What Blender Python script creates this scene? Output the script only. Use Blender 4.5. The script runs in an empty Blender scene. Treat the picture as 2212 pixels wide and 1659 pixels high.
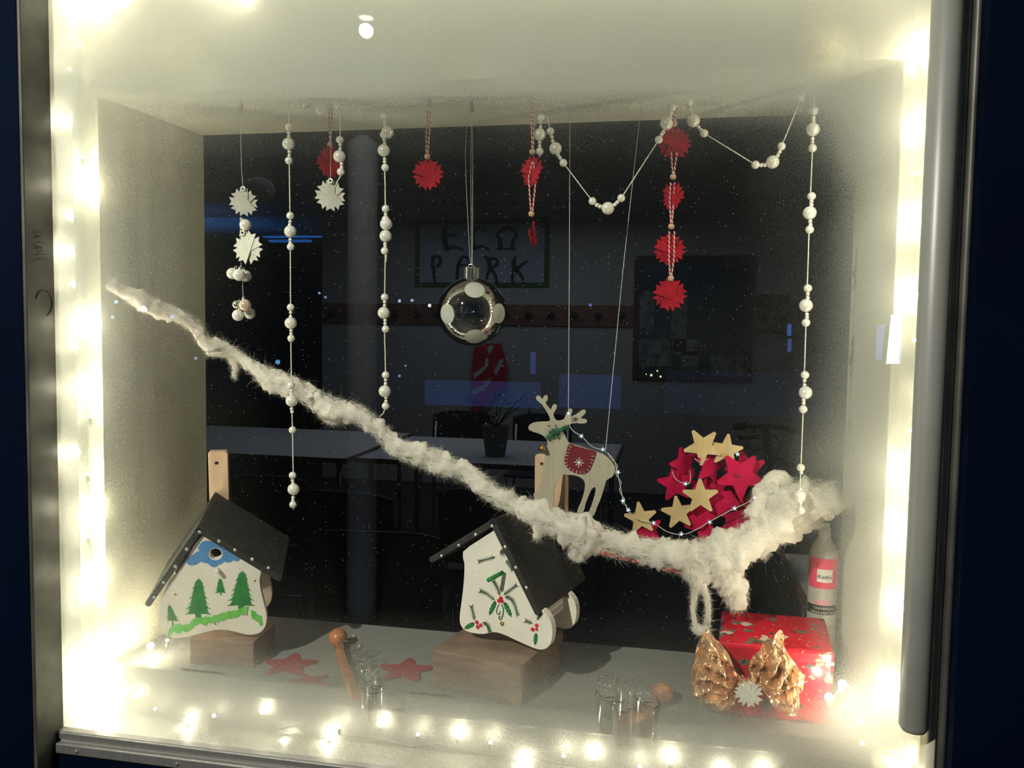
import bpy, bmesh, math, random
import numpy as np
from mathutils import Vector, Matrix, noise
from mathutils.geometry import tessellate_polygon
random.seed(7); rng = np.random.default_rng(7)
SC = bpy.context.scene
COL = SC.collection
PI = math.pi

# ------------------------------------------------------------------ camera
F, YAW, PITCH, ROLL = 1750.0, math.radians(10.8), math.radians(3.62), math.radians(.83)
CAM = np.array([0, -1.0, 0])
def basis():
    cy, sy = math.cos(YAW), math.sin(YAW)
    f = np.array([-sy, cy, 0]); r = np.array([cy, sy, 0]); u = np.array([0, 0, 1.])
    cp, sp = math.cos(PITCH), math.sin(PITCH)
    f2 = f*cp-u*sp; u2 = u*cp+f*sp
    cr, sr = math.cos(ROLL), math.sin(ROLL)
    return r*cr+u2*sr, u2*cr-r*sr, f2
RX, UP, FW = basis()
cd = bpy.data.cameras.new('camera'); cam = bpy.data.objects.new('camera', cd); COL.objects.link(cam)
cd.sensor_width = 36; cd.lens = F/2212*36; cd.clip_start = .02; cd.clip_end = 200
m = Matrix.Identity(4)
for i in range(3):
    m[i][0] = RX[i]; m[i][1] = UP[i]; m[i][2] = -FW[i]; m[i][3] = CAM[i]
cam.matrix_world = m
SC.camera = cam
# ------------------------------------------------------------------ world, exposure
w = bpy.data.worlds.new('night'); SC.world = w; w.use_nodes = True
bg = w.node_tree.nodes['Background']; bg.inputs[0].default_value = (.10, .28, .75, 1); bg.inputs[1].default_value = .02
SC.view_settings.view_transform = 'Standard'; SC.view_settings.look = 'None'
SC.view_settings.exposure = 0.0; SC.view_settings.gamma = 1; SC.view_settings.use_curve_mapping = False
SC.cycles.max_bounces = 10; SC.cycles.transparent_max_bounces = 20; SC.cycles.diffuse_bounces = 4
SC.cycles.use_denoising = True; SC.cycles.caustics_reflective = False; SC.cycles.caustics_refractive = False
SC.cycles.sample_clamp_indirect = 14.0
BULB_E = 410.0          # emission strength of the warm fairy bulbs
ROOM_E = 1.0
def area(name, loc, rot, size, energy, col, size_y=None):
    l = bpy.data.lights.new(name, 'AREA'); l.energy = energy; l.color = col; l.size = size
    if size_y: l.shape = 'RECTANGLE'; l.size_y = size_y
    o = bpy.data.objects.new(name, l); COL.objects.link(o); o.location = loc; o.rotation_euler = rot
    return o
# unseen fill added to brighten the dark room behind the window
area('room_fill_light', (-1.2, 4.6, 1.05), (0, 0, 0), 3.0, 8.0*ROOM_E, (.72, .80, 1.0))
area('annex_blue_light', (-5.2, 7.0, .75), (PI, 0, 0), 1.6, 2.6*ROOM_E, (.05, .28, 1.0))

# street lamp behind the photographer, up on the left (its reflection is the bright spot high in the glass)
LAMP_W = 238.0
def street_lamp_light(loc):
    l = bpy.data.lights.new('street_lamp_light', 'POINT'); l.energy = LAMP_W; l.color = (1.0, .95, .84); l.shadow_soft_size = .022
    o = bpy.data.objects.new('street_lamp_light', l); COL.objects.link(o); o.location = loc
street_lamp_light((-1.042, -1.80, 1.026))

# ------------------------------------------------------------------ geometry helpers
def ray(px, py): return FW + RX*((px-1106)/F) + UP*((829.5-py)/F)
def at(px, py, Y):
    d = ray(px, py); return CAM + d*((Y+1)/d[1])
def atz(px, py, Z):
    d = ray(px, py); return CAM + d*(Z/d[2])
def pxm(px, P):      # metres per px at a point
    return px*float((P-CAM) @ FW)/F
class Plane:
    def __init__(s, O, yaw, pitch=0):
        s.O = np.array(O, float); cp = math.cos(pitch)
        s.N = np.array([math.sin(yaw)*cp, -math.cos(yaw)*cp, -math.sin(pitch)])
        s.U = np.array([math.cos(yaw), math.sin(yaw), 0.]); s.V = np.cross(s.N, s.U)
        s.V = -s.V if s.V[2] < 0 else s.V
    def uv(s, px, py, w=0.):
        d = ray(px, py); O = s.O + s.N*w
        p = CAM + d*(((O-CAM) @ s.N)/(d @ s.N)) - O
        return (float(p @ s.U), float(p @ s.V))
    def P(s, u, v, w=0.): return s.O + s.U*u + s.V*v + s.N*w
HORP = Plane((0, 0, 0), 0)

class MB:
    """collects shapes; build() links them as ONE mesh object"""
    def __init__(s): s.v = []; s.f = []; s.mi = []; s.smooth = False
    def add(s, v, f, mi=0):
        b = len(s.v); s.v += [tuple(map(float, q)) for q in v]; s.f += [tuple(i+b for i in q) for q in f]; s.mi += [mi]*len(f)
    def box(s, a, b, mi=0):
        x0, y0, z0 = a; x1, y1, z1 = b
        s.add([(x0,y0,z0),(x1,y0,z0),(x1,y1,z0),(x0,y1,z0),(x0,y0,z1),(x1,y0,z1),(x1,y1,z1),(x0,y1,z1)],
              [(0,3,2,1),(4,5,6,7),(0,1,5,4),(1,2,6,5),(2,3,7,6),(3,0,4,7)], mi)
    def obox(s, O, A, B, Cc, mi=0):   # box from corner O along three vectors
        O, A, B, Cc = map(np.array, (O, A, B, Cc))
        s.add([O, O+A, O+A+B, O+B, O+Cc, O+A+Cc, O+A+B+Cc, O+B+Cc],
              [(0,3,2,1),(4,5,6,7),(0,1,5,4),(1,2,6,5),(2,3,7,6),(3,0,4,7)], mi)
    def tube(s, pts, rad, n=8, mi=0, caps=True):
        pts = [np.array(p, float) for p in pts]; k = len(pts)
        rad = rad if hasattr(rad, '__len__') else [rad]*k
        vs = []; prev = None
        for i, p in enumerate(pts):
            t = pts[min(i+1, k-1)]-pts[max(i-1, 0)]; t = t/(np.linalg.norm(t)+1e-12)
            if prev is None:
                a = np.array([0, 0, 1.]) if abs(t[2]) < .9 else np.array([1., 0, 0]); x = np.cross(t, a)
            else: x = prev - t*(prev @ t)
            x /= np.linalg.norm(x)+1e-12; prev = x; y = np.cross(t, x)
            for j in range(n):
                c = 2*PI*j/n; vs.append(p+(x*math.cos(c)+y*math.sin(c))*rad[i])
        fs = [(i*n+j, i*n+(j+1) % n, (i+1)*n+(j+1) % n, (i+1)*n+j) for i in range(k-1) for j in range(n)]
        if caps: fs += [tuple(range(n-1, -1, -1)), tuple((k-1)*n+j for j in range(n))]
        s.add(vs, fs, mi)
    def lathe(s, prof, C, n=24, axis=(0, 0, 1), mi=0):  # prof: (r,h)
        ax = np.array(axis, float); ax /= np.linalg.norm(ax)
        a = np.array([1., 0, 0]) if abs(ax[0]) < .9 else np.array([0, 1., 0]); x = np.cross(ax, a); x /= np.linalg.norm(x); y = np.cross(ax, x)
        C = np.array(C, float); vs = []
        for r, h in prof:
            for j in range(n): c = 2*PI*j/n; vs.append(C+ax*h+(x*math.cos(c)+y*math.sin(c))*r)
        fs = [(i*n+j, i*n+(j+1) % n, (i+1)*n+(j+1) % n, (i+1)*n+j) for i in range(len(prof)-1) for j in range(n)]
        s.add(vs, fs, mi)
    def sphere(s, C, r, n=16, m=10, mi=0, sq=(1, 1, 1)):
        C = np.array(C, float); vs = [C+np.array([0, 0, r*sq[2]])]
        for i in range(1, m):
            a = PI*i/m
            for j in range(n): c = 2*PI*j/n; vs.append(C+np.array([math.sin(a)*math.cos(c)*sq[0], math.sin(a)*math.sin(c)*sq[1], math.cos(a)*sq[2]])*r)
        vs.append(C-np.array([0, 0, r*sq[2]])); L = len(vs)-1
        fs = [(0, 1+j, 1+(j+1) % n) for j in range(n)]
        fs += [(1+i*n+j, 1+(i+1)*n+j, 1+(i+1)*n+(j+1) % n, 1+i*n+(j+1) % n) for i in range(m-2) for j in range(n)]
        fs += [(1+(m-2)*n+(j+1) % n, 1+(m-2)*n+j, L) for j in range(n)]
        s.add(vs, fs, mi)
    def plate(s, pl, outline, t, w=0., holes=(), mi=0):   # outline in uv of plane, front face at w, thickness t behind
        loops = [list(outline)]+[list(h) for h in holes]
        A = sum(loops[0][i-1][0]*loops[0][i][1]-loops[0][i][0]*loops[0][i-1][1] for i in range(len(loops[0])))
        if A < 0: loops[0].reverse()
        for h in loops[1:]:
            a = sum(h[i-1][0]*h[i][1]-h[i][0]*h[i-1][1] for i in range(len(h)))
            if a > 0: h.reverse()
        tri = tessellate_polygon([[Vector((u*1000, v*1000, 0)) for u, v in L] for L in loops])
        flat = [q for L in loops for q in L]; n = len(flat)
        vs = [pl.P(u, v, w) for u, v in flat]+[pl.P(u, v, w-t) for u, v in flat]
        fs = []
        for a, b, c in tri:
            (x0, y0), (x1, y1), (x2, y2) = flat[a], flat[b], flat[c]
            if (x1-x0)*(y2-y0)-(x2-x0)*(y1-y0) < 0: b, c = c, b
            fs += [(a, b, c), (n+a, n+c, n+b)]
        k = 0
        for L in loops:
            for i in range(len(L)): a, b = k+i, k+(i+1) % len(L); fs.append((b, a, n+a, n+b))
            k += len(L)
        s.add(vs, fs, mi)
    def build(s, name, mats, parent=None, smooth=False, bevel=0):
        mats = mats if isinstance(mats, (list, tuple)) else [mats]
        V_ = np.array(s.v)
        if parent is not None: org = np.array(parent.location) if parent.parent is None else np.array(parent.parent.location)+np.array(parent.location)
        else:
            lo, hi = V_.min(0), V_.max(0); org = np.array([(lo[0]+hi[0])/2, (lo[1]+hi[1])/2, lo[2]])
        me = bpy.data.meshes.new(name); me.from_pydata([tuple(q) for q in (V_-org)], [], s.f)
        for mt in mats: me.materials.append(mt)
        me.polygons.foreach_set('material_index', s.mi)
        if smooth: me.polygons.foreach_set('use_smooth', [True]*len(me.polygons))
        me.update()
        o = bpy.data.objects.new(name, me); COL.objects.link(o)
        if parent is not None: o.parent = parent
        else: o.location = org
        if bevel:
            b = o.modifiers.new('b', 'BEVEL'); b.width = bevel; b.segments = 2; b.limit_method = 'ANGLE'; b.angle_limit = .9
            b.harden_normals = False
        return o
def tag(o, label, cat, group=None):
    o['label'] = label; o['category'] = cat
    if group: o['group'] = group
    return o
def thing(name, loc, label, cat, group=None):
    o = bpy.data.objects.new(name, None); COL.objects.link(o); o.location = tuple(map(float, loc)); o.empty_display_size = .05
    return tag(o, label, cat, group)
def struct(o, lab=None):
    o['kind'] = 'structure'
    if lab: o['label'] = lab
    return o
def place(name, me, loc, parent=None, rot=None, scale=None):
    o = bpy.data.objects.new(name, me); COL.objects.link(o)
    loc = np.array(loc, float)
    if parent is not None: o.parent = parent; loc = loc-np.array(parent.location)
    o.location = tuple(map(float, loc))
    if rot: o.rotation_euler = rot
    if scale: o.scale = (scale,)*3
    return o
def star_pts(cu, cv, r, rot=0, n=5, inner=.5, sx=1.0, rnd=True):
    out = []
    for i in range(2*n):
        a = rot+PI/2+PI*i/n; rr = r if i % 2 == 0 else r*inner
        if i % 2 == 0 and rnd:
            for da in (-.07, .07): out.append((cu+math.cos(a+da)*rr*.97*sx, cv+math.sin(a+da)*rr*.97))
        else: out.append((cu+math.cos(a)*rr*sx, cv+math.sin(a)*rr))
    return out
def disc(cu, cv, r, n=16): return [(cu+r*math.cos(2*PI*i/n), cv+r*math.sin(2*PI*i/n)) for i in range(n)]
def smooth_poly(pts, k=3):
    n = len(pts); out = []
    for i in range(n):
        p0, p1, p2, p3 = (np.array(pts[(i+d-1) % n], float) for d in range(4))
        for j in range(k):
            t = j/k; out.append(tuple(.5*((2*p1)+(-p0+p2)*t+(2*p0-5*p1+4*p2-p3)*t*t+(-p0+3*p1-3*p2+p3)*t**3)))
    return out
def smooth_path(pts, k=4):
    pts = [np.array(p, float) for p in pts]; n = len(pts); out = []
    for i in range(n-1):
        p0, p1, p2, p3 = pts[max(i-1, 0)], pts[i], pts[i+1], pts[min(i+2, n-1)]
        for j in range(k):
            t = j/k; out.append(.5*((2*p1)+(-p0+p2)*t+(2*p0-5*p1+4*p2-p3)*t*t+(-p0+3*p1-3*p2+p3)*t**3))
    out.append(pts[-1]); return out

# ------------------------------------------------------------------ materials
def mat(name, col, rough=.6, metal=0., var=.12, scale=30., bump=0., bscale=None, spec=.5, transl=0., col2=None, stretch=None, emis=None, estr=0):
    mt = bpy.data.materials.new(name); mt.use_nodes = True; nt = mt.node_tree; N = nt.nodes; L = nt.links
    b = N['Principled BSDF']; b.inputs['Roughness'].default_value = rough; b.inputs['Metallic'].default_value = metal
    b.inputs['Specular IOR Level'].default_value = spec
    tc = N.new('ShaderNodeTexCoord'); mp = N.new('ShaderNodeMapping'); L.new(tc.outputs['Object'], mp.inputs[0])
    if stretch: mp.inputs['Scale'].default_value = stretch
    nz = N.new('ShaderNodeTexNoise'); nz.inputs['Scale'].default_value = scale; nz.inputs['Detail'].default_value = 5; L.new(mp.outputs[0], nz.inputs[0])
    mx = N.new('ShaderNodeMix'); mx.data_type = 'RGBA'
    c2 = col2 or tuple(c*(1-var*1.6) for c in col)
    mx.inputs[6].default_value = (*c2, 1); mx.inputs[7].default_value = (*[min(1, c*(1+var*.4)) for c in col], 1)
    rp = N.new('ShaderNodeValToRGB'); rp.color_ramp.elements[0].position = .3; rp.color_ramp.elements[1].position = .7
    L.new(nz.outputs[0], rp.inputs[0]); L.new(rp.outputs[0], mx.inputs[0]); L.new(mx.outputs[2], b.inputs['Base Color'])
    if bump:
        bp = N.new('ShaderNodeBump'); bp.inputs['Strength'].default_value = bump; bp.inputs['Distance'].default_value = .002
        n2 = N.new('ShaderNodeTexNoise'); n2.inputs['Scale'].default_value = bscale or scale*5; n2.inputs['Detail'].default_value = 4; L.new(mp.outputs[0], n2.inputs[0])
        L.new(n2.outputs[0], bp.inputs['Height']); L.new(bp.outputs[0], b.inputs['Normal'])
    if emis: b.inputs['Emission Color'].default_value = (*emis, 1); b.inputs['Emission Strength'].default_value = estr
    if transl:
        out = N['Material Output']; ms = N.new('ShaderNodeMixShader'); tr = N.new('ShaderNodeBsdfTranslucent')
        L.new(mx.outputs[2], tr.inputs[0]); ms.inputs[0].default_value = transl; L.new(b.outputs[0], ms.inputs[1]); L.new(tr.outputs[0], ms.inputs[2]); L.new(ms.outputs[0], out.inputs[0])
    return mt
def emit(name, col, st):
    mt = bpy.data.materials.new(name); mt.use_nodes = True; nt = mt.node_tree; nt.nodes.clear()
    e = nt.nodes.new('ShaderNodeEmission'); e.inputs[0].default_value = (*col, 1); e.inputs[1].default_value = st
    o = nt.nodes.new('ShaderNodeOutputMaterial'); nt.links.new(e.outputs[0], o.inputs[0]); return mt
def thin_glass(name, tint=(1, 1, 1), base=.04, edge=.9, rough=.0, ior=1.45, power=None):
    mt = bpy.data.materials.new(name); mt.use_nodes = True; nt = mt.node_tree; N = nt.nodes; L = nt.links; N.clear()
    tr = N.new('ShaderNodeBsdfTransparent'); tr.inputs[0].default_value = (*tint, 1)
    gl = N.new('ShaderNodeBsdfGlossy'); gl.inputs['Roughness'].default_value = rough
    fr = N.new('ShaderNodeLayerWeight'); fr.inputs[0].default_value = .25
    mr = N.new('ShaderNodeMapRange'); mr.inputs[3].default_value = base; mr.inputs[4].default_value = edge
    pw = N.new('ShaderNodeMath'); pw.operation = 'POWER'; pw.inputs[1].default_value = power or 1.5
    L.new(fr.outputs['Facing'], pw.inputs[0]); L.new(pw.outputs[0], mr.inputs[0])
    ms = N.new('ShaderNodeMixShader'); L.new(mr.outputs[0], ms.inputs[0]); L.new(tr.outputs[0], ms.inputs[1]); L.new(gl.outputs[0], ms.inputs[2])
    o = N.new('ShaderNodeOutputMaterial'); L.new(ms.outputs[0], o.inputs[0]); return mt

M = {}
M['plaster'] = mat('cream_painted_plaster', (.80, .77, .61), .75, var=.05, scale=6, bump=.15, bscale=160)
M['sill'] = mat('white_laminate', (.27, .265, .245), .5, var=.05, scale=9, bump=.04)
M['alu'] = mat('brushed_aluminium', (.52, .53, .50), .38, .85, var=.1, scale=8, stretch=(30, 30, 1), bump=.08)
M['alu_dull'] = mat('dull_aluminium_dirt', (.085, .085, .075), .5, .35, var=.35, scale=14, bump=.1)
M['seal'] = mat('pale_rubber_seal', (.42, .46, .38), .6, var=.1, scale=12)
M['navy'] = mat('navy_painted_metal', (.0004, .0035, .013), .7, .0, var=.25, scale=3, bump=.05, spec=.04)
M['black'] = mat('black_rubber', (.012, .012, .012), .6)
M['pearl'] = mat('pearl_white', (.80, .77, .70), .22, .12, var=.04, scale=60, spec=.8)
M['cord'] = mat('white_cord', (.75, .72, .62), .8, var=.15, scale=400)
M['nylon'] = mat('nylon_thread', (.55, .55, .52), .4, var=.1, scale=50)
M['redfelt'] = mat('red_felt', (.36, .012, .024), .95, var=.2, scale=60, bump=.4, bscale=500, spec=.1)
M['pinkfelt'] = mat('crimson_felt', (.46, .008, .058), .95, var=.15, scale=60, bump=.4, bscale=500, spec=.1)
M['whitefelt'] = mat('white_felt', (.72, .70, .62), .95, var=.06, scale=60, bump=.4, bscale=500, spec=.1)
M['redcord'] = mat('red_cord', (.55, .03, .05), .8)
M['bead'] = mat('wooden_bead', (.55, .36, .24), .6, var=.15, scale=200)
M['roof'] = mat('black_painted_wood', (.026, .025, .022), .7, var=.25, scale=40, bump=.35, bscale=220)
M['white_wood'] = mat('cream_painted_wood', (.86, .80, .71), .55, var=.05, scale=20, bump=.06)
M['pine'] = mat('pine_wood', (.62, .42, .28), .6, var=.12, scale=16, stretch=(8, 8, 1), bump=.05)
M['paleply'] = mat('pale_plywood', (.42, .38, .29), .65, var=.08, scale=14, stretch=(10, 10, 1), bump=.05)
M['starwood'] = mat('golden_grained_wood', (.50, .38, .20), .6, var=.18, scale=12, stretch=(9, 9, 1.5), bump=.06, col2=(.42, .29, .13))
M['brownblock'] = mat('dark_brown_wood_block', (.25, .165, .12), .7, var=.25, scale=24, stretch=(1, 1, 6), bump=.2)
M['redwood'] = mat('varnished_red_wood', (.34, .10, .04), .35, var=.3, scale=20, stretch=(3, 3, 14), col2=(.60, .25, .10))
M['blue'] = mat('sky_blue_paint', (.10, .29, .62), .6, var=.12, scale=60)
M['green'] = mat('fir_green_paint', (.018, .16, .045), .6, var=.3, scale=90, col2=(.03, .26, .05))
M['lime'] = mat('grass_green_paint', (.06, .45, .04), .6, var=.3, scale=110, col2=(.25, .60, .15))
M['leaf'] = mat('holly_green_paint', (.01, .22, .04), .6, var=.2, scale=90)
M['darkgreen'] = mat('sprig_green_paint', (.01, .07, .03), .6)
M['berry'] = mat('berry_red_paint', (.68, .02, .04), .5)
M['screw'] = mat('bright_screw_head', (.75, .75, .72), .25, .6)
M['brass'] = mat('brass', (.62, .48, .12), .3, .9)
M['gold'] = mat('rose_gold_foil', (.90, .60, .38), .30, .85, var=.1, scale=20, bump=.15, bscale=120)
M['silver'] = mat('silver_metal', (.75, .74, .68), .18, .95)
M['chrome'] = mat('chrome_leg', (.5, .5, .52), .3, .8)
M['blanket'] = mat('burgundy_blanket', (.17, .012, .025), .9, var=.2, scale=80, bump=.3)
M['ink'] = mat('black_print', (.01, .01, .012), .6)
M['paper'] = mat('pale_paper', (.42, .46, .52), .8, var=.05, scale=4)
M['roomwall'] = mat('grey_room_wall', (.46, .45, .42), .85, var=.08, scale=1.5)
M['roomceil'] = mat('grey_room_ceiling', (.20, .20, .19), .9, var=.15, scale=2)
M['roomfloor'] = mat('dark_room_floor', (.03, .03, .03), .6, var=.2, scale=2)
M['tabletop'] = mat('white_table_laminate', (.60, .60, .58), .5, var=.03)
M['tableedge'] = mat('brown_table_edge', (.24, .12, .07), .5, var=.2, scale=10)
M['chairblack'] = mat('black_chair_shell', (.012, .012, .013), .6)
M['clothred'] = mat('flag_red', (.50, .02, .03), .9)
M['clothwhite'] = mat('flag_white', (.6, .6, .6), .9)
M['plant'] = mat('dark_leaves', (.02, .05, .02), .7)
M['frame'] = mat('mahogany_frame', (.07, .022, .015), .5)
M['boarddark'] = mat('dark_blue_board', (.02, .045, .075), .35, var=.3, scale=3)
M['greenpaper'] = mat('green_border', (.05, .14, .03), .8)
M['tinsel'] = mat('gold_tinsel', (.35, .22, .05), .3, .8, var=.5, scale=60, col2=(.25, .03, .05))
M['label_red'] = mat('raspberry_label', (.72, .05, .12), .5, var=.05)
M['label_white'] = mat('white_label', (.75, .72, .68), .6, var=.03)
M['plastic'] = mat('milky_plastic', (.66, .66, .60), .3, var=.05, transl=.35)
M['fir'] = mat('green_fir_twig', (.02, .13, .06), .8)
M['frostdot'] = mat('frosted_dot', (.66, .66, .58), .9, transl=.3)
M['tumbler'] = thin_glass('clear_tumbler_glass', (.985, .985, .98), .03, .55, .03, power=3.5)
M['bauble'] = thin_glass('clear_silvered_bauble', (.95, .95, .92), .50, .40, .03, power=1.8)
M['pane'] = thin_glass('window_glass', (.98, 1, .98), .055, .6, 0, power=4)
M['bulb'] = emit('warm_bulb_glow', (1.0, .91, .70), BULB_E)
M['bulb_dim'] = emit('warm_bulb_glow_dim', (1.0, .91, .70), BULB_E)
M['bulb_low'] = emit('warm_bulb_glow_low', (1.0, .91, .70), BULB_E*.34)
M['led'] = emit('cool_led_glow', (.75, .85, 1.0), 6)
M['starplastic'] = mat('clear_star_plastic', (.7, .78, .85), .15, 0, spec=1, transl=.5)

# tartan-like wrapping paper: red with scattered grey-green leaves and pale flowers
def wrapping():
    mt = mat('red_patterned_wrapping', (.60, .012, .03), .22, 0, var=.1, scale=20); nt = mt.node_tree; N = nt.nodes; L = nt.links
    b = N['Principled BSDF']; src = b.inputs['Base Color'].links[0].from_socket
    tc = N.new('ShaderNodeTexCoord'); cur = src
    for sc, th, col, sd in ((38, .26, (.13, .14, .10), 3.1), (30, .20, (.62, .50, .42), 9.7), (85, .16, (.55, .30, .12), 5.2), (48, .2, (.05, .06, .07), 17.)):
        mp = N.new('ShaderNodeMapping'); mp.inputs['Location'].default_value = (sd, sd*.7, sd*1.3); L.new(tc.outputs['Object'], mp.inputs[0])
        nz = N.new('ShaderNodeTexNoise'); nz.inputs['Scale'].default_value = 160; L.new(mp.outputs[0], nz.inputs[0])
        ad = N.new('ShaderNodeMixRGB'); ad.blend_type = 'ADD'; ad.inputs[0].default_value = .012; L.new(mp.outputs[0], ad.inputs[1]); L.new(nz.outputs[1], ad.inputs[2])
        vo = N.new('ShaderNodeTexVoronoi'); vo.inputs['Scale'].default_value = sc; L.new(ad.outputs[0], vo.inputs[0])
        lt = N.new('ShaderNodeMath'); lt.operation = 'LESS_THAN'; lt.inputs[1].default_value = th; L.new(vo.outputs['Distance'], lt.inputs[0])
        mx = N.new('ShaderNodeMixRGB'); mx.inputs[2].default_value = (*col, 1); L.new(lt.outputs[0], mx.inputs[0]); L.new(cur, mx.inputs[1]); cur = mx.outputs[0]
    L.new(cur, b.inputs['Base Color']); return mt
M['wrap'] = wrapping()

def cotton():
    mt = bpy.data.materials.new('cotton_wool'); mt.use_nodes = True; nt = mt.node_tree; N = nt.nodes; L = nt.links; N.clear()
    d = N.new('ShaderNodeBsdfDiffuse'); d.inputs[0].default_value = (.84, .79, .72, 1)
    t = N.new('ShaderNodeBsdfTranslucent'); t.inputs[0].default_value = (.86, .83, .74, 1)
    ms = N.new('ShaderNodeMixShader'); ms.inputs[0].default_value = .25; L.new(d.outputs[0], ms.inputs[1]); L.new(t.outputs[0], ms.inputs[2])
    o = N.new('ShaderNodeOutputMaterial'); L.new(ms.outputs[0], o.inputs[0]); return mt
M['cotton'] = cotton()

def frost():
    mt = bpy.data.materials.new('snow_spray'); mt.use_nodes = True; nt = mt.node_tree; N = nt.nodes; L = nt.links; N.clear()
    at_ = N.new('ShaderNodeAttribute'); at_.attribute_name = 'frost'
    tc = N.new('ShaderNodeTexCoord')
    n1 = N.new('ShaderNodeTexNoise'); n1.inputs['Scale'].default_value = 700; n1.inputs['Detail'].default_value = 3; n1.inputs['Roughness'].default_value = .7; L.new(tc.outputs['Object'], n1.inputs[0])
    n2 = N.new('ShaderNodeTexNoise'); n2.inputs['Scale'].default_value = 9; n2.inputs['Detail'].default_value = 5; L.new(tc.outputs['Object'], n2.inputs[0])
    def math_(op, a, b=None, clamp=False):
        q = N.new('ShaderNodeMath'); q.operation = op; q.use_clamp = clamp
        for i, x in enumerate((a, b)):
            if x is None: continue
            if isinstance(x, (int, float)): q.inputs[i].default_value = x
            else: L.new(x, q.inputs[i])
        return q.outputs[0]
    g = math_('MULTIPLY', math_('SUBTRACT', n1.outputs[0], .5), 1.1)
    c = math_('MULTIPLY', math_('SUBTRACT', n2.outputs[0], .5), .28)
    # grain is strongest where the coat is half dense
    dn = at_.outputs['Fac']; wgt = math_('MULTIPLY', math_('MULTIPLY', dn, math_('SUBTRACT', 1.05, dn)), 4.)
    a = math_('ADD', dn, math_('MULTIPLY', math_('ADD', g, c), wgt), True)
    # sparse specks everywhere
    vo = N.new('ShaderNodeTexVoronoi'); vo.inputs['Scale'].default_value = 260; L.new(tc.outputs['Object'], vo.inputs[0])
    cr = N.new('ShaderNodeSeparateColor'); L.new(vo.outputs['Color'], cr.inputs[0])
    sp = math_('MULTIPLY', math_('LESS_THAN', vo.outputs['Distance'], math_('MULTIPLY', cr.outputs[1], .20)), math_('GREATER_THAN', cr.outputs[0], .86))
    vo2 = N.new('ShaderNodeTexVoronoi'); vo2.inputs['Scale'].default_value = 640; L.new(tc.outputs['Object'], vo2.inputs[0])
    cr2 = N.new('ShaderNodeSeparateColor'); L.new(vo2.outputs['Color'], cr2.inputs[0])
    sp2 = math_('MULTIPLY', math_('LESS_THAN', vo2.outputs['Distance'], .22), math_('GREATER_THAN', cr2.outputs[0], .72))
    a = math_('MAXIMUM', math_('MAXIMUM', a, math_('MULTIPLY', sp, .42)), math_('MULTIPLY', sp2, .07))
    tr = N.new('ShaderNodeBsdfTransparent')
    tl = N.new('ShaderNodeBsdfTranslucent'); tl.inputs[0].default_value = (.56, .56, .51, 1)
    df = N.new('ShaderNodeBsdfDiffuse'); df.inputs[0].default_value = (.45, .45, .415, 1)
    m1 = N.new('ShaderNodeMixShader'); m1.inputs[0].default_value = .74; L.new(tl.outputs[0], m1.inputs[1]); L.new(df.outputs[0], m1.inputs[2])
    m2 = N.new('ShaderNodeMixShader'); L.new(a, m2.inputs[0]); L.new(tr.outputs[0], m2.inputs[1]); L.new(m1.outputs[0], m2.inputs[2])
    o = N.new('ShaderNodeOutputMaterial'); L.new(m2.outputs[0], o.inputs[0]); return mt
M['frost'] = frost()

# ------------------------------------------------------------------ the window niche
XL, XR, ZT, ZS, YB = -.765, .25, .314, -.478, .225     # reveal left, right, soffit, shelf top, depth
YG = -.05                                               # glass plane
GX0, GX1, GZ0, GZ1 = -.815, .305, -.548, .62            # visible glass
def sbox(name, a, b, m_, lab=None, parent=None, bevel=0):
    q = MB(); q.box(a, b); o = q.build(name, m_, parent, bevel=bevel)
    return struct(o, lab) if parent is None else o
q = MB(); q.add([(-.772,0,-.60),(-.752,YB,-.60),(-1.1,YB,-.60),(-1.1,0,-.60),(-.772,0,.9),(-.752,YB,.9),(-1.1,YB,.9),(-1.1,0,.9)],
      [(0,3,2,1),(4,5,6,7),(0,1,5,4),(1,2,6,5),(2,3,7,6),(3,0,4,7)]); struct(q.build('wall_left', M['plaster']), 'cream plastered reveal wall on the left of the niche')
sbox('wall_right', (XR+.004, 0, -.60), (XR+.4, YB, .9), M['plaster'], 'cream plastered reveal wall on the right of the niche')
sbox('ceiling', (-.772, 0, ZT), (XR+.004, YB, .9), M['plaster'], 'cream soffit and header over the window niche')
q = MB(); q.box((-.775, -.004, ZS-.028), (XR+.004, YB+.004, ZS)); struct(q.build('trim_1', M['sill'], bevel=.003), 'pale grey window shelf that carries the display')
sbox('trim_2', (-.775, 0, -.60), (XR+.004, .015, ZS-.028), M['sill'], 'pale board under the front of the shelf')
# sash behind the glass
sbox('trim_3', (-.90, YG-.008, -.60), (XR+.12, 0, -.552), M['sill'], 'pale inner ledge behind the foot of the glass')
sbox('trim_4', (-.875, YG+.03, -.552), (-.796, -.0005, .9), M['seal'], 'pale green left edge of the window sash')
sbox('trim_5', (.306, YG+.03, -.552), (.34, -.0005, .9), M['seal'], 'pale green right edge of the window sash')
# rounded vertical bar on the right, ends above the ledge
xb = float(at(2008, 830, -.078)[0]); q = MB(); q.lathe([(.0005, 0), (.012, .001), (.0150, .006), (.0150, 1.36), (.0, 1.361)], (xb, -.078, float(at(1985, 1580, -.078)[2])), n=28)
tag(q.build('cable_tube', mat('pale_grey_tube', (.25, .26, .235), .4, .1, var=.1, scale=10), smooth=True), 'grey rounded vertical tube along the right edge of the glass, ending above its foot', 'tube')

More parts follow.
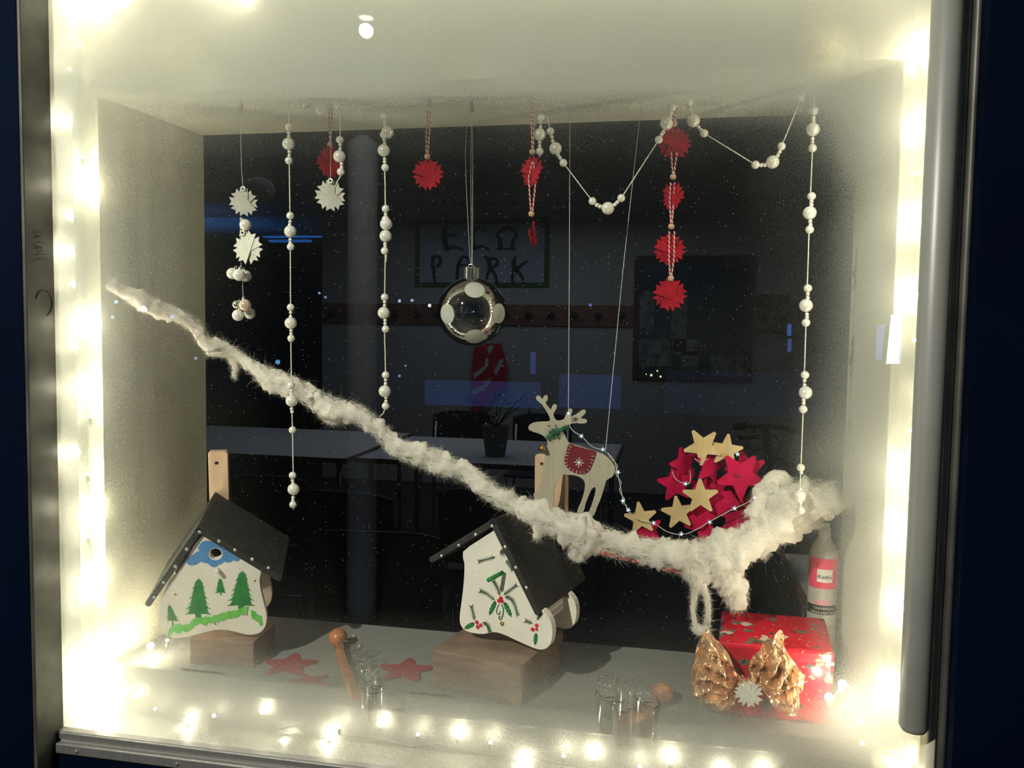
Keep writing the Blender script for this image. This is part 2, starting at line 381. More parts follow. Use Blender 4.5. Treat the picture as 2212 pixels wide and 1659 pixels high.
# outside: frame profiles and facade
def profile(name, x0, x1, y0, y1, z0, z1, mt, lab, r=.012):
    q = MB(); o_ = []
    n = 6; cs = [(x1-r, y1-r*0, 0)]
    pts = [(x0, y1), (x0, y0+r)]+[(x0+r-r*math.cos(a), y0+r-r*math.sin(a)) for a in np.linspace(0, PI/2, n)][1:]
    pts += [(x1-r+r*math.sin(a), y0+r-r*math.cos(a)) for a in np.linspace(0, PI/2, n)]+[(x1, y1)]
    k = len(pts); q.add([(x, y, z0) for x, y in pts]+[(x, y, z1) for x, y in pts], [(i, i+1, k+i+1, k+i) for i in range(k-1)]+[(k-1, 0, k, 2*k-1)]+[tuple(range(k-1, -1, -1)), tuple(range(k, 2*k))])
    return struct(q.build(name, mt, smooth=False), lab)
profile('trim_6', -.8115, -.806, YG-.0455, YG+.01, -1.0, .9, M['alu_dull'], 'dull aluminium side of the frame post left of the glass', .002)
rx = lambda p_, Y_: float(at(p_, 830, Y_)[0])
profile('trim_7', rx(2040, -.07), rx(2062, -.07), YG-.020, YG+.01, -1.0, .9, mat('cream_edge', (.62, .60, .46), .4), 'thin pale edge strip of the right frame post', .004)
profile('trim_8', rx(2064, -.07), rx(2084, -.07), YG-.024, YG+.01, -1.0, .9, M['alu_dull'], 'narrow aluminium strip of the right frame post', .005)
profile('trim_9', rx(2085, -.075), rx(2096, -.075), YG-.020, YG+.01, -1.0, .9, M['black'], 'black joint of the right frame post', .002)
sbox('wall_front_left', (-1.9, YG-.045, -1.6), (-.812, YG+.01, 1.4), M['navy'], 'dark blue metal facade left of the window')
sbox('wall_front_right', (rx(2097, -.095), YG-.045, -1.6), (1.4, YG+.01, 1.4), M['navy'], 'dark blue metal facade right of the window')
sbox('wall_front_bottom', (-.812, YG-.012, -1.6), (rx(2097, -.095), YG+.0, -.580), M['navy'], 'dark blue metal facade below the window')
q = MB(); q.box((-.806, YG-.016, -.580), (.335, YG+.004, -.566)); q.box((-.806, YG-.010, -.563), (.335, YG+.002, -.553)); q.box((-.806, YG-.004, -.567), (.335, YG+.002, -.562), 1)
fr = struct(q.build('trim_10', [M['alu'], M['black']], bevel=.0015), 'metal glazing bar along the foot of the glass')
for i, x in enumerate(np.linspace(-.77, .28, 8)):
    s_ = MB(); s_.lathe([(0, .0022), (.0022, .002), (.003, .0)], (x, YG-.016, -.573), n=10, axis=(0, -1, 0)); s_.build('screw', M['brownblock'], fr, smooth=True)
# marks on the left post
q = MB(); ang = np.linspace(.1*PI, 1.4*PI, 24); zc_ = float(at(107, 655, YG-.015)[2])
q.tube([np.array([-.8055, YG-.016-.014*math.cos(a), zc_+.017*math.sin(a)]) for a in ang], .0006, 5)
struct(q.build('trim_11', M['black'], smooth=True), 'thin dark ring mark scratched on the left frame post')

q = MB(); random.seed(21)
for k in range(16):
    z_ = float(at(90, 500+k*4.4, YG-.02)[2]); y_ = YG-.034+random.uniform(0, .012); q.tube([(-.8056, y_, z_), (-.8056, y_+random.uniform(.006, .016), z_+random.uniform(-.002, .002))], random.uniform(.0003, .0009), 4)
o = q.build('trim_12', M['black']); struct(o, 'dark scuff marks on the side of the left frame post')

# glass + snow spray
win = bpy.data.objects.new('window_1', None); COL.objects.link(win); win.location = (-.25, YG, GZ0); win['kind'] = 'structure'; win['label'] = 'display window glazing sprayed with artificial snow round its edges'
q = MB(); q.box((-.852, YG-.002, -.556), (.325, YG+.002, .75)); q.build('glass_pane', M['pane'], win)
FX = [110, 160, 210, 300, 440, 600, 800, 1000, 1200, 1400, 1500, 1600, 1700, 1750, 1790, 1830, 1900, 2010]
FT = {
 -150:[.97]*18, 0:[.95]*18, 110:[.95,.95,.93,.90,.93,.93,.92,.90,.93,.93,.92,.92,.93,.93,.93,.93,.95,.95],
 190:[.95,.93,.88,.85,.80,.82,.80,.78,.80,.80,.78,.80,.86,.88,.90,.92,.95,.95],
 235:[.85,.75,.62,.55,.40,.36,.30,.30,.32,.28,.30,.38,.50,.62,.75,.85,.95,.95],
 280:[.85,.75,.55,.40,.20,.14,.12,.10,.12,.10,.11,.14,.20,.32,.55,.80,.92,.95],
 350:[.80,.70,.50,.30,.10,.04,.04,.03,.04,.04,.04,.05,.12,.17,.32,.70,.85,.95],
 450:[.82,.75,.55,.25,.05,.015,.02,.02,.02,.02,.02,.03,.09,.12,.22,.55,.78,.92],
 600:[.92,.90,.82,.30,.04,.01,.01,.01,.01,.01,.01,.02,.07,.11,.24,.50,.76,.92],
 750:[.85,.75,.60,.22,.02,.005,.005,.005,.005,.02,.03,.04,.06,.12,.30,.52,.80,.92],
 880:[.82,.72,.50,.18,.03,.005,.005,.005,.005,.005,.005,.03,.06,.22,.48,.70,.86,.92],
 980:[.82,.70,.50,.16,.03,.005,.005,.005,.005,.005,.005,.03,.10,.45,.66,.80,.88,.92],
 1080:[.82,.70,.48,.14,.03,.005,.005,.005,.005,.005,.005,.02,.08,.22,.34,.66,.88,.92],
 1200:[.84,.74,.55,.16,.03,.005,.005,.005,.005,.005,.005,.02,.06,.12,.22,.72,.90,.92],
 1320:[.92,.88,.70,.40,.06,.03,.005,.005,.005,.005,.005,.005,.06,.10,.20,.66,.92,.94],
 1400:[.97,.97,.92,.66,.22,.12,.10,.05,.04,.06,.05,.04,.05,.08,.25,.62,.92,.95],
 1450:[.98,.98,.97,.84,.54,.48,.42,.24,.22,.32,.16,.05,.05,.10,.30,.66,.92,.95],
 1500:[.98,.98,.97,.88,.78,.72,.64,.56,.54,.55,.38,.10,.12,.20,.48,.78,.93,.95],
 1545:[.98,.98,.92,.80,.74,.72,.68,.66,.66,.68,.64,.50,.52,.62,.80,.88,.94,.95],
 1600:[.80,.70,.60,.52,.44,.42,.42,.45,.48,.56,.60,.64,.70,.78,.88,.92,.94,.95],
 1700:[.45]*18, 1900:[.45]*18}
def build_frost():
    nx, nz = 300, 300
    xs = np.linspace(-.852, .322, nx); zs = np.linspace(-.556, .75, nz)
    X, Z = np.meshgrid(xs, zs)
    d = np.stack([X, np.full_like(X, YG+.003)+1, Z], -1); z = d @ FW
    PX = 1106+F*(d @ RX)/z; PY = 829.5-F*(d @ UP)/z
    ky = sorted(FT); T = np.array([FT[k] for k in ky])
    PXc = np.clip(PX, 110, 2010); PYc = np.clip(PY, ky[0], ky[-1])
    ix = np.clip(np.searchsorted(FX, PXc)-1, 0, len(FX)-2); iy = np.clip(np.searchsorted(ky, PYc)-1, 0, len(ky)-2)
    fx = np.array(FX, float); fy = np.array(ky, float)
    tx = (PXc-fx[ix])/(fx[ix+1]-fx[ix]); ty = (PYc-fy[iy])/(fy[iy+1]-fy[iy])
    v = T[iy, ix]*(1-tx)*(1-ty)+T[iy, ix+1]*tx*(1-ty)+T[iy+1, ix]*(1-tx)*ty+T[iy+1, ix+1]*tx*ty
    for bx, by, r, amt in ((1792, 105, 30, .62), (1860, 130, 60, .10), (975, 140, 60, .2), (390, 125, 38, .3), (1578, 175, 26, .14), (280, 30, 60, .05), (1200, 20, 50, .08), (840, 40, 60, .05),
                           (1870, 1140, 50, .12), (1830, 430, 40, .10)):
        v -= amt*np.exp(-((PX-bx)**2+(PY-by)**2)/(2*r*r))
    q = np.clip(v, 0, 1)
    for _ in range(3):
        p = np.pad(q, 1, mode='edge'); q = (p[1:-1, 1:-1]*2+p[:-2, 1:-1]+p[2:, 1:-1]+p[1:-1, :-2]+p[1:-1, 2:])/6
    vs = np.stack([X, np.full_like(X, YG+.003), Z], -1).reshape(-1, 3)-np.array(win.location)
    idx = np.arange(nx*nz).reshape(nz, nx)
    fs = np.stack([idx[:-1, :-1], idx[:-1, 1:], idx[1:, 1:], idx[1:, :-1]], -1).reshape(-1, 4)
    me = bpy.data.meshes.new('snow_spray'); me.from_pydata(vs.tolist(), [], fs.tolist())
    a = me.attributes.new('frost', 'FLOAT', 'POINT'); a.data.foreach_set('value', q.reshape(-1).astype(np.float32))
    me.materials.append(M['frost']); o = bpy.data.objects.new('snow_spray', me); COL.objects.link(o); o.parent = win; o['kind'] = 'stuff'
    o['label'] = 'white artificial snow sprayed on the inside of the glass'
build_frost()

# ------------------------------------------------------------------ the dark room behind
ZF, ZC, YW = -1.5, 1.22, 6.7
sbox('floor', (-9, YB, ZF-.1), (4, 11, ZF), M['roomfloor'], 'dark floor of the room behind')
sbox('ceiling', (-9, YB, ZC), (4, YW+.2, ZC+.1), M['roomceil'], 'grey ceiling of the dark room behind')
xe = at(696, 700, YW)[0]
sbox('wall_back', (xe, YW, ZF), (4, YW+.15, ZC+.1), M['roomwall'], 'grey far wall of the dark room with the poster and coat rack')
sbox('wall_back', (-9, 10.9, ZF), (4, 11, ZC+.4), M['boarddark'], 'far wall of the blue-lit side room')
sbox('ceiling', (-9, YW+.2, ZC-.05), (xe+.3, 11, ZC+.05), M['roomwall'], 'blue-lit ceiling of the side room')
for a, b, nm, lb in (((3.9, YB, ZF), (4, 11, ZC), 'wall_right', 'right wall of the dark room'), ((-9.1, YB, ZF), (-9, 11, ZC), 'wall_left', 'left wall of the dark room')):
    sbox(nm, a, b, M['roomwall'], lb)
sbox('wall_front', (-9, YB-.01, ZF), (-.90, YB, ZC), M['roomwall'], 'inner face of the window wall, left part')
sbox('wall_front', (XR+.39, YB-.01, ZF), (4, YB, ZC), M['roomwall'], 'inner face of the window wall, right part')
sbox('wall_front', (-1.0, YB-.01, ZF), (XR+.4, YB, -.60), M['roomwall'], 'inner face of the window wall below the niche')
sbox('wall_front', (-1.0, YB-.01, .9), (XR+.4, YB, ZC), M['roomwall'], 'inner face of the window wall above the niche')
# ceiling beams
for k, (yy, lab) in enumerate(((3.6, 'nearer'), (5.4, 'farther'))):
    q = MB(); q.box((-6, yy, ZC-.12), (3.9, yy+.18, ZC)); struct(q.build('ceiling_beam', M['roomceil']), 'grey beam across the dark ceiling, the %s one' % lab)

# poster with ECO PARK
WP = Plane((0, YW-.004, 0), 0)
def wuv(px, py, w=0): return WP.uv(px, py, w)
a, b = wuv(897, 474), wuv(1186, 622)
pc = WP.P((a[0]+b[0])/2, b[1])
po = thing('poster', pc, 'pale ECO PARK poster with a green border on the far wall', 'poster')
q = MB(); q.plate(WP, [(a[0], b[1]), (b[0], b[1]), (b[0], a[1]), (a[0], a[1])], .003, 0); q.build('border', M['greenpaper'], po)
g = .05; q = MB(); q.plate(WP, [(a[0]+g, b[1]+g), (b[0]-g, b[1]+g), (b[0]-g, a[1]-g), (a[0]+g, a[1]-g)], .003, .003); q.build('sheet', M['paper'], po)
def K2(x, y): return (850+x/5.53, 430+y/5.53)
LET = {  # strokes: points + half widths, in crop pixels
 'E': [[(620,330,22),(600,420,34),(620,520,34),(640,600,28)], [(610,345,18),(700,350,9)], [(610,430,30),(745,432,18)], [(630,600,26),(720,570,22),(825,605,16)]],
 'C': [[(1020,330,20),(965,380,22),(950,480,24),(965,590,26)], [(1010,340,12),(1100,380,8)], [(965,590,24),(1050,565,18),(1140,605,14)]],
 'O': [[(1280,590,26),(1270,480,28),(1240,430,16),(1290,370,24),(1370,345,24),(1450,380,22),(1465,430,18),(1430,500,22),(1420,590,28)], [(1240,598,10),(1460,598,10)]],
 'P': [[(480,690,22),(470,780,22),(485,860,22),(495,990,14),(525,1005,8)], [(470,690,18),(540,690,22),(565,750,22),(530,800,22)]],
 'A': [[(760,950,18),(770,830,20),(800,730,22),(860,690,18),(905,730,18),(925,830,14),(940,900,12)], [(770,790,10),(900,790,12)]],
 'R': [[(1100,690,16),(1140,740,26),(1150,830,24),(1120,920,16),(1110,1000,12)], [(1130,710,16),(1220,720,22),(1240,780,22),(1180,820,18)], [(1170,840,20),(1220,920,18),(1235,1000,14)]],
 'K': [[(1460,690,14),(1435,760,28),(1450,850,28),(1420,930,18),(1430,1010,14)], [(1460,850,24),(1540,780,18),(1600,745,14)], [(1470,840,20),(1530,920,18),(1560,1005,12)]]}
for nm in 'ECOPARK':
    q = MB()
    for st in LET[nm]:
        pts = smooth_path(st, 3); L_ = []; R_ = []
        for i, p in enumerate(pts):
            t = pts[min(i+1, len(pts)-1)][:2]-pts[max(i-1, 0)][:2]; t = t/(np.linalg.norm(t)+1e-9); n_ = np.array([-t[1], t[0]])*p[2]
            L_.append(wuv(*K2(*(p[:2]+n_)))); R_.append(wuv(*K2(*(p[:2]-n_))))
        vs = [WP.P(*a_, .0065) for a_ in L_]+[WP.P(*a_, .0065) for a_ in R_]; k = len(L_)
        q.add(vs, [(i, i+1, k+i+1, k+i) for i in range(k-1)])
        for p in (pts[0], pts[-1]):
            c = wuv(*K2(*p[:2])); rr = abs(wuv(*K2(p[0]+p[2], p[1]))[0]-c[0]); D = disc(c[0], c[1], rr, 10)
            q.add([WP.P(*d_, .0064) for d_ in D], [tuple(range(10))])
    q.build('letter', M['ink'], po)['label'] = 'black letter %s shaped like a posing figure' % nm

# coat rack
def rack(x0, x1, y0, y1, n, lab):
    a, b = wuv(x0, y0), wuv(x1, y1); t = thing('coat_rack', WP.P((a[0]+b[0])/2, b[1]), lab, 'coat rack')
    q = MB(); q.plate(WP, [(a[0], b[1]), (b[0], b[1]), (b[0], a[1]), (a[0], a[1])], .02, .02); q.build('board', M['tableedge'], t)
    for i in range(n):
        u = a[0]+(b[0]-a[0])*(i+.5)/n; v = (a[1]+b[1])/2
        q = MB(); q.lathe([(.012, 0), (.012, .03), (.035, .04), (.03, .055), (0, .058)], WP.P(u, v, .02), n=12, axis=(0, -1, 0)); q.build('hook', M['ink'], t, smooth=True)
rack(700, 1368, 655, 706, 14, 'long brown coat rack board with round pegs on the far wall')
rack(1628, 1745, 660, 718, 3, 'short brown coat rack board to the right of the dark board')
# coat hanger
t = thing('coat_hanger', WP.P(*wuv(1660, 726), .06), 'black coat hanger under the short coat rack', 'hanger')
q = MB(); P_ = lambda x, y: WP.P(*wuv(x, y), .06)
q.tube([P_(1612, 730), P_(1635, 724), P_(1660, 711), P_(1695, 722), P_(1730, 730)], .014, 6); q.build('arms', M['ink'], t, smooth=True)
q = MB(); q.tube([P_(1660, 711), P_(1660, 700), P_(1664, 694), P_(1668, 699)], .006, 6); q.build('hook', M['chrome'], t, smooth=True)
# hat-like bag on rack
q = MB(); c = P_(1648, 650)-np.array([0, .04, 0]); q.sphere(c, .10, sq=(1, .6, .6)); q.box(c+np.array([.05, -.03, -.03]), c+np.array([.22, .03, .05]))
tag(q.build('cap', M['ink'], smooth=True), 'black peaked cap on the short coat rack', 'cap')

# dark framed board with photos
a, b = wuv(1372, 553), wuv(1620, 824)
t = thing('notice_board', WP.P((a[0]+b[0])/2, b[1]), 'dark blue notice board in a mahogany frame with photos pinned low', 'notice board')
q = MB(); q.plate(WP, [(a[0], b[1]), (b[0], b[1]), (b[0], a[1]), (a[0], a[1])], .03, .03, holes=[[(a[0]+.05, b[1]+.05), (b[0]-.05, b[1]+.05), (b[0]-.05, a[1]-.05), (a[0]+.05, a[1]-.05)]]); q.build('frame', M['frame'], t)
q = MB(); q.plate(WP, [(a[0]+.04, b[1]+.04), (b[0]-.04, b[1]+.04), (b[0]-.04, a[1]-.04), (a[0]+.04, a[1]-.04)], .01, .012); q.build('panel', M['boarddark'], t)
M['photo'] = mat('faded_photo', (.22, .24, .24), .5, var=.9, scale=14, col2=(.02, .025, .03))
for (x0, y0, x1, y1) in ((1380, 732, 1450, 792), (1455, 732, 1508, 768), (1472, 758, 1508, 794), (1535, 768, 1605, 815), (1378, 628, 1412, 720), (1452, 632, 1482, 760)):
    c0_, c1_ = wuv(x0, y0), wuv(x1, y1); q = MB(); q.plate(WP, [(c0_[0], c1_[1]), (c1_[0], c1_[1]), (c1_[0], c0_[1]), (c0_[0], c0_[1])], .002, .016); q.build('photo', M['photo'], t)
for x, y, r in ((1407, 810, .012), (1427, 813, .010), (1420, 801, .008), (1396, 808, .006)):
    q = MB(); q.sphere(WP.P(*wuv(x, y), .03), r, 8, 6); q.build('led_reflection', emit('green_white_reflection', (.8, 1, .75), .9), t)  # glowing beads stand in for LED reflections on the board
# flag
a = wuv(1058, 745); fl = thing('hanging_flag', WP.P(a[0], a[1], .06), 'red flag with white stripes hanging folded on the far wall', 'flag')
def cloth(nm, poly, w, mt):
    q = MB(); q.plate(WP, [wuv(*p) for p in poly], .01, w); q.build(nm, mt, fl)
cloth('cloth', [(1028, 742), (1085, 742), (1100, 800), (1096, 830), (1060, 870), (1040, 905), (1018, 912), (1024, 850), (1022, 800)], .06, M['clothred'])
for P in ([(1055, 752), (1064, 744), (1070, 750), (1060, 766)], [(1026, 806), (1050, 790), (1052, 775), (1058, 772), (1058, 790), (1045, 804), (1026, 818)],
          [(1070, 800), (1082, 778), (1092, 774), (1086, 790), (1074, 812)], [(1024, 842), (1045, 832), (1062, 815), (1064, 826), (1046, 842), (1024, 854)]):
    cloth('stripe', P, .066, M['clothwhite'])

# tables
def table(x0, x1, y0, y1, z, lab, legs=True):
    t = thing('table', ((x0+x1)/2, (y0+y1)/2, ZF), lab, 'table')
    q = MB(); q.box((x0, y0, z-.022), (x1, y1, z)); q.build('table_top', M['tabletop'], t, bevel=.003)
    q = MB()
    q.box((x0-.012, y0-.012, z-.03), (x1+.012, y0, z-.001)); q.box((x0-.012, y1, z-.03), (x1+.012, y1+.012, z-.001))
    q.box((x0-.012, y0, z-.03), (x0, y1, z-.001)); q.box((x1, y0, z-.03), (x1+.012, y1, z-.001)); q.build('edge_band', M['tableedge'], t)
    for xx in (x0+.06, x1-.06):
        for yy in (y0+.06, y1-.06):
            q = MB(); q.tube([(xx, yy, ZF), (xx, yy, z-.03)], .018, 10); q.build('leg', M['chrome'], t, smooth=True)
    return t
tz = -.76
A = atz(745, 990, tz)
table(-4.6, A[0]+.0, A[1]-.0, A[1]+1.25, tz, 'long white table with a brown edge on the left of the dark room')
B = atz(835, 988, tz); C_ = atz(1345, 1010, tz)
table(A[0]+.06, C_[0]-.06, A[1]+.05, A[1]+1.1, tz, 'white table in the middle of the dark room, behind the plywood reindeer')
T0 = atz(1692, 1325, -.74); T1 = atz(1632, 1200, -.74)
table(T1[0]+.10, T1[0]+1.25, T0[1], T1[1]+.05, -.74, 'white table with a brown edge, near, behind the spray bottle')

def chair(px, py, top_z, Y, rot, lab, w_=.46):
    P0_ = at(px, py, Y); x, y = P0_[0], P0_[1]
    t = thing('chair', (x, y, ZF), lab, 'chair', None)
    ca, sa = math.cos(rot), math.sin(rot)
    def W(a, b, c): return np.array([x+a*ca-b*sa, y+a*sa+b*ca, ZF+c])
    h = top_z-ZF
    q = MB(); n = 8; vs = []
    for k in range(n+1):
        u = -w_/2+w_*k/n; bow = .05*(1-(2*u/w_)**2)
        for zz, sh in ((h-.36, 0), (h-.02-.03*(2*u/w_)**4, .06)):
            vs += [W(u, -.22-bow-sh, zz), W(u, -.205-bow-sh, zz)]
    fs = []
    for k in range(n):
        a = 4*k; b = a+4; fs += [(a, b, b+2, a+2), (a+1, a+3, b+3, b+1), (a+2, b+2, b+3, a+3), (a, a+1, b+1, b)]
    fs += [(0, 2, 3, 1), (4*n, 4*n+1, 4*n+3, 4*n+2)]
    q.add(vs, fs); q.build('backrest', M['chairblack'], t)
    q = MB(); q.add([W(-.22, -.22, .44), W(.22, -.22, .44), W(.21, .2, .46), W(-.21, .2, .46), W(-.22, -.22, .465), W(.22, -.22, .465), W(.21, .2, .48), W(-.21, .2, .48)],
                    [(0,3,2,1),(4,5,6,7),(0,1,5,4),(1,2,6,5),(2,3,7,6),(3,0,4,7)]); q.build('seat', M['chairblack'], t, bevel=.008)
    for a in (-1, 1):
        q = MB(); q.tube([W(a*.2, -.24, h-.1), W(a*.205, -.215, .44), W(a*.22, -.25, 0)], .010, 8); q.build('leg', M['chrome'], t, smooth=True)
        q = MB(); q.tube([W(a*.2, .17, .45), W(a*.215, .2, 0)], .010, 8); q.build('leg', M['chrome'], t, smooth=True)
    q = MB(); q.tube([W(-.21, -.23, .22), W(.21, -.23, .22)], .007, 6); q.build('stretcher', M['chrome'], t, smooth=True)
yT = A[1]
chair(598, 990, -.66, yT-.75, .15, 'black chair on the near side of the left table, seen behind the pine board')
chair(795, 990, -.66, yT-1.0, -.05, 'black chair below the middle of the cotton rope')
chair(1082, 1000, -.64, yT-.9, .05, 'black chair left of the reindeer, on the near side of the middle table')
chair(978, 930, -.60, yT+1.35, PI, 'black chair on the far side of the middle table, left of the plant')
chair(1160, 935, -.60, yT+1.35, PI, 'black chair on the far side of the middle table, behind the reindeer head')
chair(850, 1130, -.66, 1.9, .1, 'black chair nearest the window between the two birdhouses')

# plant in a pot on the middle table
c = atz(1070, 985, tz); t = thing('potted_plant', c, 'dark bushy plant in a grey pot on the middle table', 'plant')
q = MB(); q.lathe([(0, 0), (.06, 0), (.085, .17), (.09, .19), (.08, .19), (.075, .17)], c, n=20); q.build('pot', M['roomceil'], t, smooth=True)
q = MB(); random.seed(3)
for i in range(170):
    a = random.uniform(0, 2*PI); r = random.uniform(.02, .26); h = .22+random.uniform(0, .22)*(1-r*1.5)
    p = c+np.array([r*math.cos(a)*1.2, r*math.sin(a)*.7, h]); d = np.array([math.cos(a), math.sin(a), random.uniform(-.3, .8)]); d /= np.linalg.norm(d); s_ = np.cross(d, [0, 0, 1.]); L_ = random.uniform(.03, .06)
    q.add([p, p+d*L_*.5+s_*L_*.25, p+d*L_, p+d*L_*.5-s_*L_*.25], [(0, 1, 2, 3)])
q.build('foliage', M['plant'], t)['kind'] = 'stuff'
q = MB()
for i in range(9):
    a = 2*PI*i/9; q.tube([c+np.array([0, 0, .17]), c+np.array([.10*math.cos(a), .06*math.sin(a), .28]), c+np.array([.2*math.cos(a), .12*math.sin(a), .36])], .003, 5)
q.build('stem', M['plant'], t, smooth=True)

# bicycle on the right of the room, mostly hidden by the cotton
yb_ = 3.6
def bp(px, py, dy=0): return at(px, py, yb_+dy)
t = thing('bicycle', np.append(bp(1665, 1000)[:2], ZF), 'dark bicycle with flat handlebar and drop levers in the room on the right', 'bicycle')
q = MB(); q.tube([bp(1585, 921, .05), bp(1625, 921), bp(1655, 920, -.02), bp(1690, 924), bp(1735, 932, .06)], .013, 8); q.build('handlebar', M['ink'], t, smooth=True)
for x0, x1 in ((1583, 1612), (1705, 1738)):
    q = MB(); q.tube([bp(x0, 921 if x0 < 1650 else 928, .03), bp(x1, 921 if x0 < 1650 else 932, .03)], .021, 10); q.build('grip', M['black'], t, smooth=True)
q = MB(); q.tube([bp(1595, 945), bp(1615, 947), bp(1640, 944)], .012, 6); q.tube([bp(1630, 923), bp(1628, 940), bp(1618, 950)], .008, 6); q.build('brake_lever', M['ink'], t, smooth=True)
q = MB(); q.tube([bp(1652, 920), bp(1655, 945), bp(1662, 1000, .02), bp(1668, 1060, .04)], .022, 10); q.build('head_tube', M['ink'], t, smooth=True)
q = MB(); q.tube([bp(1660, 985), bp(1720, 1010, .25), bp(1800, 1060, .6)], .018, 8); q.tube([bp(1662, 1005), bp(1700, 1100, .25), bp(1745, 1180, .5)], .02, 8); q.build('frame', M['ink'], t, smooth=True)
wc = np.append(bp(1650, 1150)[:2], ZF+.34)
q = MB(); q.tube([wc+np.array([.33*math.cos(a)*.5, .33*math.cos(a)*.85*-1, .33*math.sin(a)]) for a in np.linspace(0, 2*PI, 40)], .022, 8, caps=False); q.build('tyre', M['black'], t, smooth=True)
q = MB()
for k in range(14):
    a = 2*PI*k/14; q.tube([wc, wc+np.array([.32*math.cos(a)*.5, -.32*math.cos(a)*.85, .32*math.sin(a)])], .002, 4)
q.tube([wc, bp(1668, 1060, .04)], .014, 8); q.build('fork', M['chrome'], t, smooth=True)
q = MB(); q.tube([bp(1640, 945), bp(1672, 940, -.02), bp(1690, 960), bp(1665, 1000)], .005, 5); q.tube([bp(1610, 960), bp(1630, 975), bp(1660, 965), bp(1680, 985)], .005, 5); q.build('brake_cable', M['black'], t, smooth=True)

# tinsel hanging from the room ceiling, and pendant lamp
def tinsel(pts, r, Y, lab, n=1500, mt='tinsel'):
    P = smooth_path([at(x, y, Y) for x, y in pts], 6); q = MB()
    for i in range(n):
        p = P[random.randrange(len(P))]+np.random.normal(0, .25, 3)*r; d = np.random.normal(0, 1, 3); d /= np.linalg.norm(d); s_ = np.cross(d, np.random.normal(0, 1, 3)); s_ /= np.linalg.norm(s_)
        q.add([p, p+s_*r*.07, p+d*r*1.1], [(0, 1, 2)])
    q.tube(P, r*.2, 6); q.tube([P[0], (P[0][0], P[0][1], ZC)], .002, 5)
    o = q.build('tinsel_garland', M[mt]); tag(o, lab, 'garland'); o['kind'] = 'stuff'
tinsel([(1250, 262), (1258, 300), (1275, 330), (1285, 365)], .055, 1.6, 'gold and dark red tinsel hanging behind the pearl swag', 2600)
tinsel([(1105, 262), (1150, 285), (1190, 290), (1235, 262)], .030, 1.7, 'dark green tinsel drooping under the soffit behind the red star', 900, 'plant')
tinsel([(1195, 290), (1210, 330), (1205, 350)], .045, 1.7, 'dark bushy tinsel end hanging behind the pearl string', 900, 'plant')
c = at(560, 410, 3.2); t = thing('pendant_lamp', (c[0], c[1], ZC), 'grey round pendant lamp in the dark room behind the white felt star', 'lamp')
q = MB(); q.sphere(c, .085, 20, 12, sq=(1, 1, .8)); q.build('lamp_shade', M['roomceil'], t, smooth=True)
q = MB(); q.tube([c+np.array([0, 0, .06]), (c[0], c[1], ZC)], .006, 6); q.build('flex', M['black'], t)
# blue tube lamp in the side room
c0_, c1_ = at(572, 507, 8.6), at(690, 506, 8.6)
t = thing('tube_lamp', (c0_+c1_)/2, 'blue glowing tube lamp under the ceiling of the side room', 'lamp')
q = MB(); q.box((c0_[0], 8.55, c0_[2]-.035), (c1_[0]+.3, 8.65, c0_[2]+.03)); q.build('tube', emit('blue_tube', (.03, .19, .75), .42), t)
q = MB(); q.box((c0_[0]+.1, 8.5, c0_[2]-.10), (c1_[0]-.1, 8.6, c0_[2]-.075)); q.build('lower_tube', emit('blue_tube_low', (.03, .19, .75), .30), t)

# ------------------------------------------------------------------ street side (seen only as reflections in the glass)
def refl(px, py, D):   # real point whose mirror image in the glass shows at this pixel
    p = at(px, py, D); return np.array([p[0], 2*YG-D, p[2]])
def lit_panel(x0, y0, x1, y1, D, col, st, lab, name='shop_window', cat='window'):
    a, b = refl(x0, y0, D), refl(x1, y1, D); t = thing(name, ((a[0]+b[0])/2, a[1], b[2]), lab, cat)
    q = MB(); q.box((a[0], a[1]-.03, b[2]), (b[0], a[1], a[2])); q.build('lit_glass', emit('light_'+name, col, st), t)
    q = MB(); f_ = .04; q.box((a[0]-f_, a[1]-.05, b[2]-f_), (b[0]+f_, a[1]-.031, a[2]+f_)); q.build('backing', M['black'], t)
lit_panel(918, 820, 1166, 882, 9, (.10, .22, .80), .62, 'blue-lit shop window across the street, the wide one')
lit_panel(1208, 808, 1340, 884, 9, (.10, .22, .80), .58, 'blue-lit shop window across the street, to the right of the wide one')
lit_panel(1146, 760, 1156, 808, 9, (.16, .26, .9), 1.1, 'slim upright blue light strip across the street', 'light_strip', 'light')
lit_panel(1702, 700, 1709, 726, 8, (.12, .26, .9), 3, 'short blue light strip across the street, upper piece', 'light_strip', 'light')
lit_panel(1703, 732, 1709, 760, 8, (.12, .26, .9), 2.4, 'short blue light strip across the street, lower piece', 'light_strip', 'light')
lit_panel(1440, 800, 1800, 905, 10, (.14, .22, .60), .16, 'dim blue-grey shopfront across the street')
def tri_sign(pts, D, col, st, lab):
    q = MB(); P = [refl(x, y, D) for x, y in pts]; n = len(P); q.add(P+[p-np.array([0, .03, 0]) for p in P], [tuple(range(n)), tuple(range(2*n-1, n-1, -1))]+[(i, (i+1) % n, n+(i+1) % n, n+i) for i in range(n)])
    tag(q.build('illuminated_sign', emit('sign_light', col, st)), lab, 'sign')
tri_sign([(1927, 680), (1930, 680), (1942, 785), (1916, 786)], 7, (.75, .86, 1), 22, 'bright white wedge of an illuminated sign across the street')
tri_sign([(1932, 680), (1958, 676), (1955, 786), (1944, 786)], 7, (.30, .50, 1), 9, 'blue illuminated sign panel across the street')
tri_sign([(1896, 704), (1912, 700), (1904, 776), (1893, 778)], 7, (.20, .30, 1), 3.0, 'slanted blue illuminated sign panel across the street')
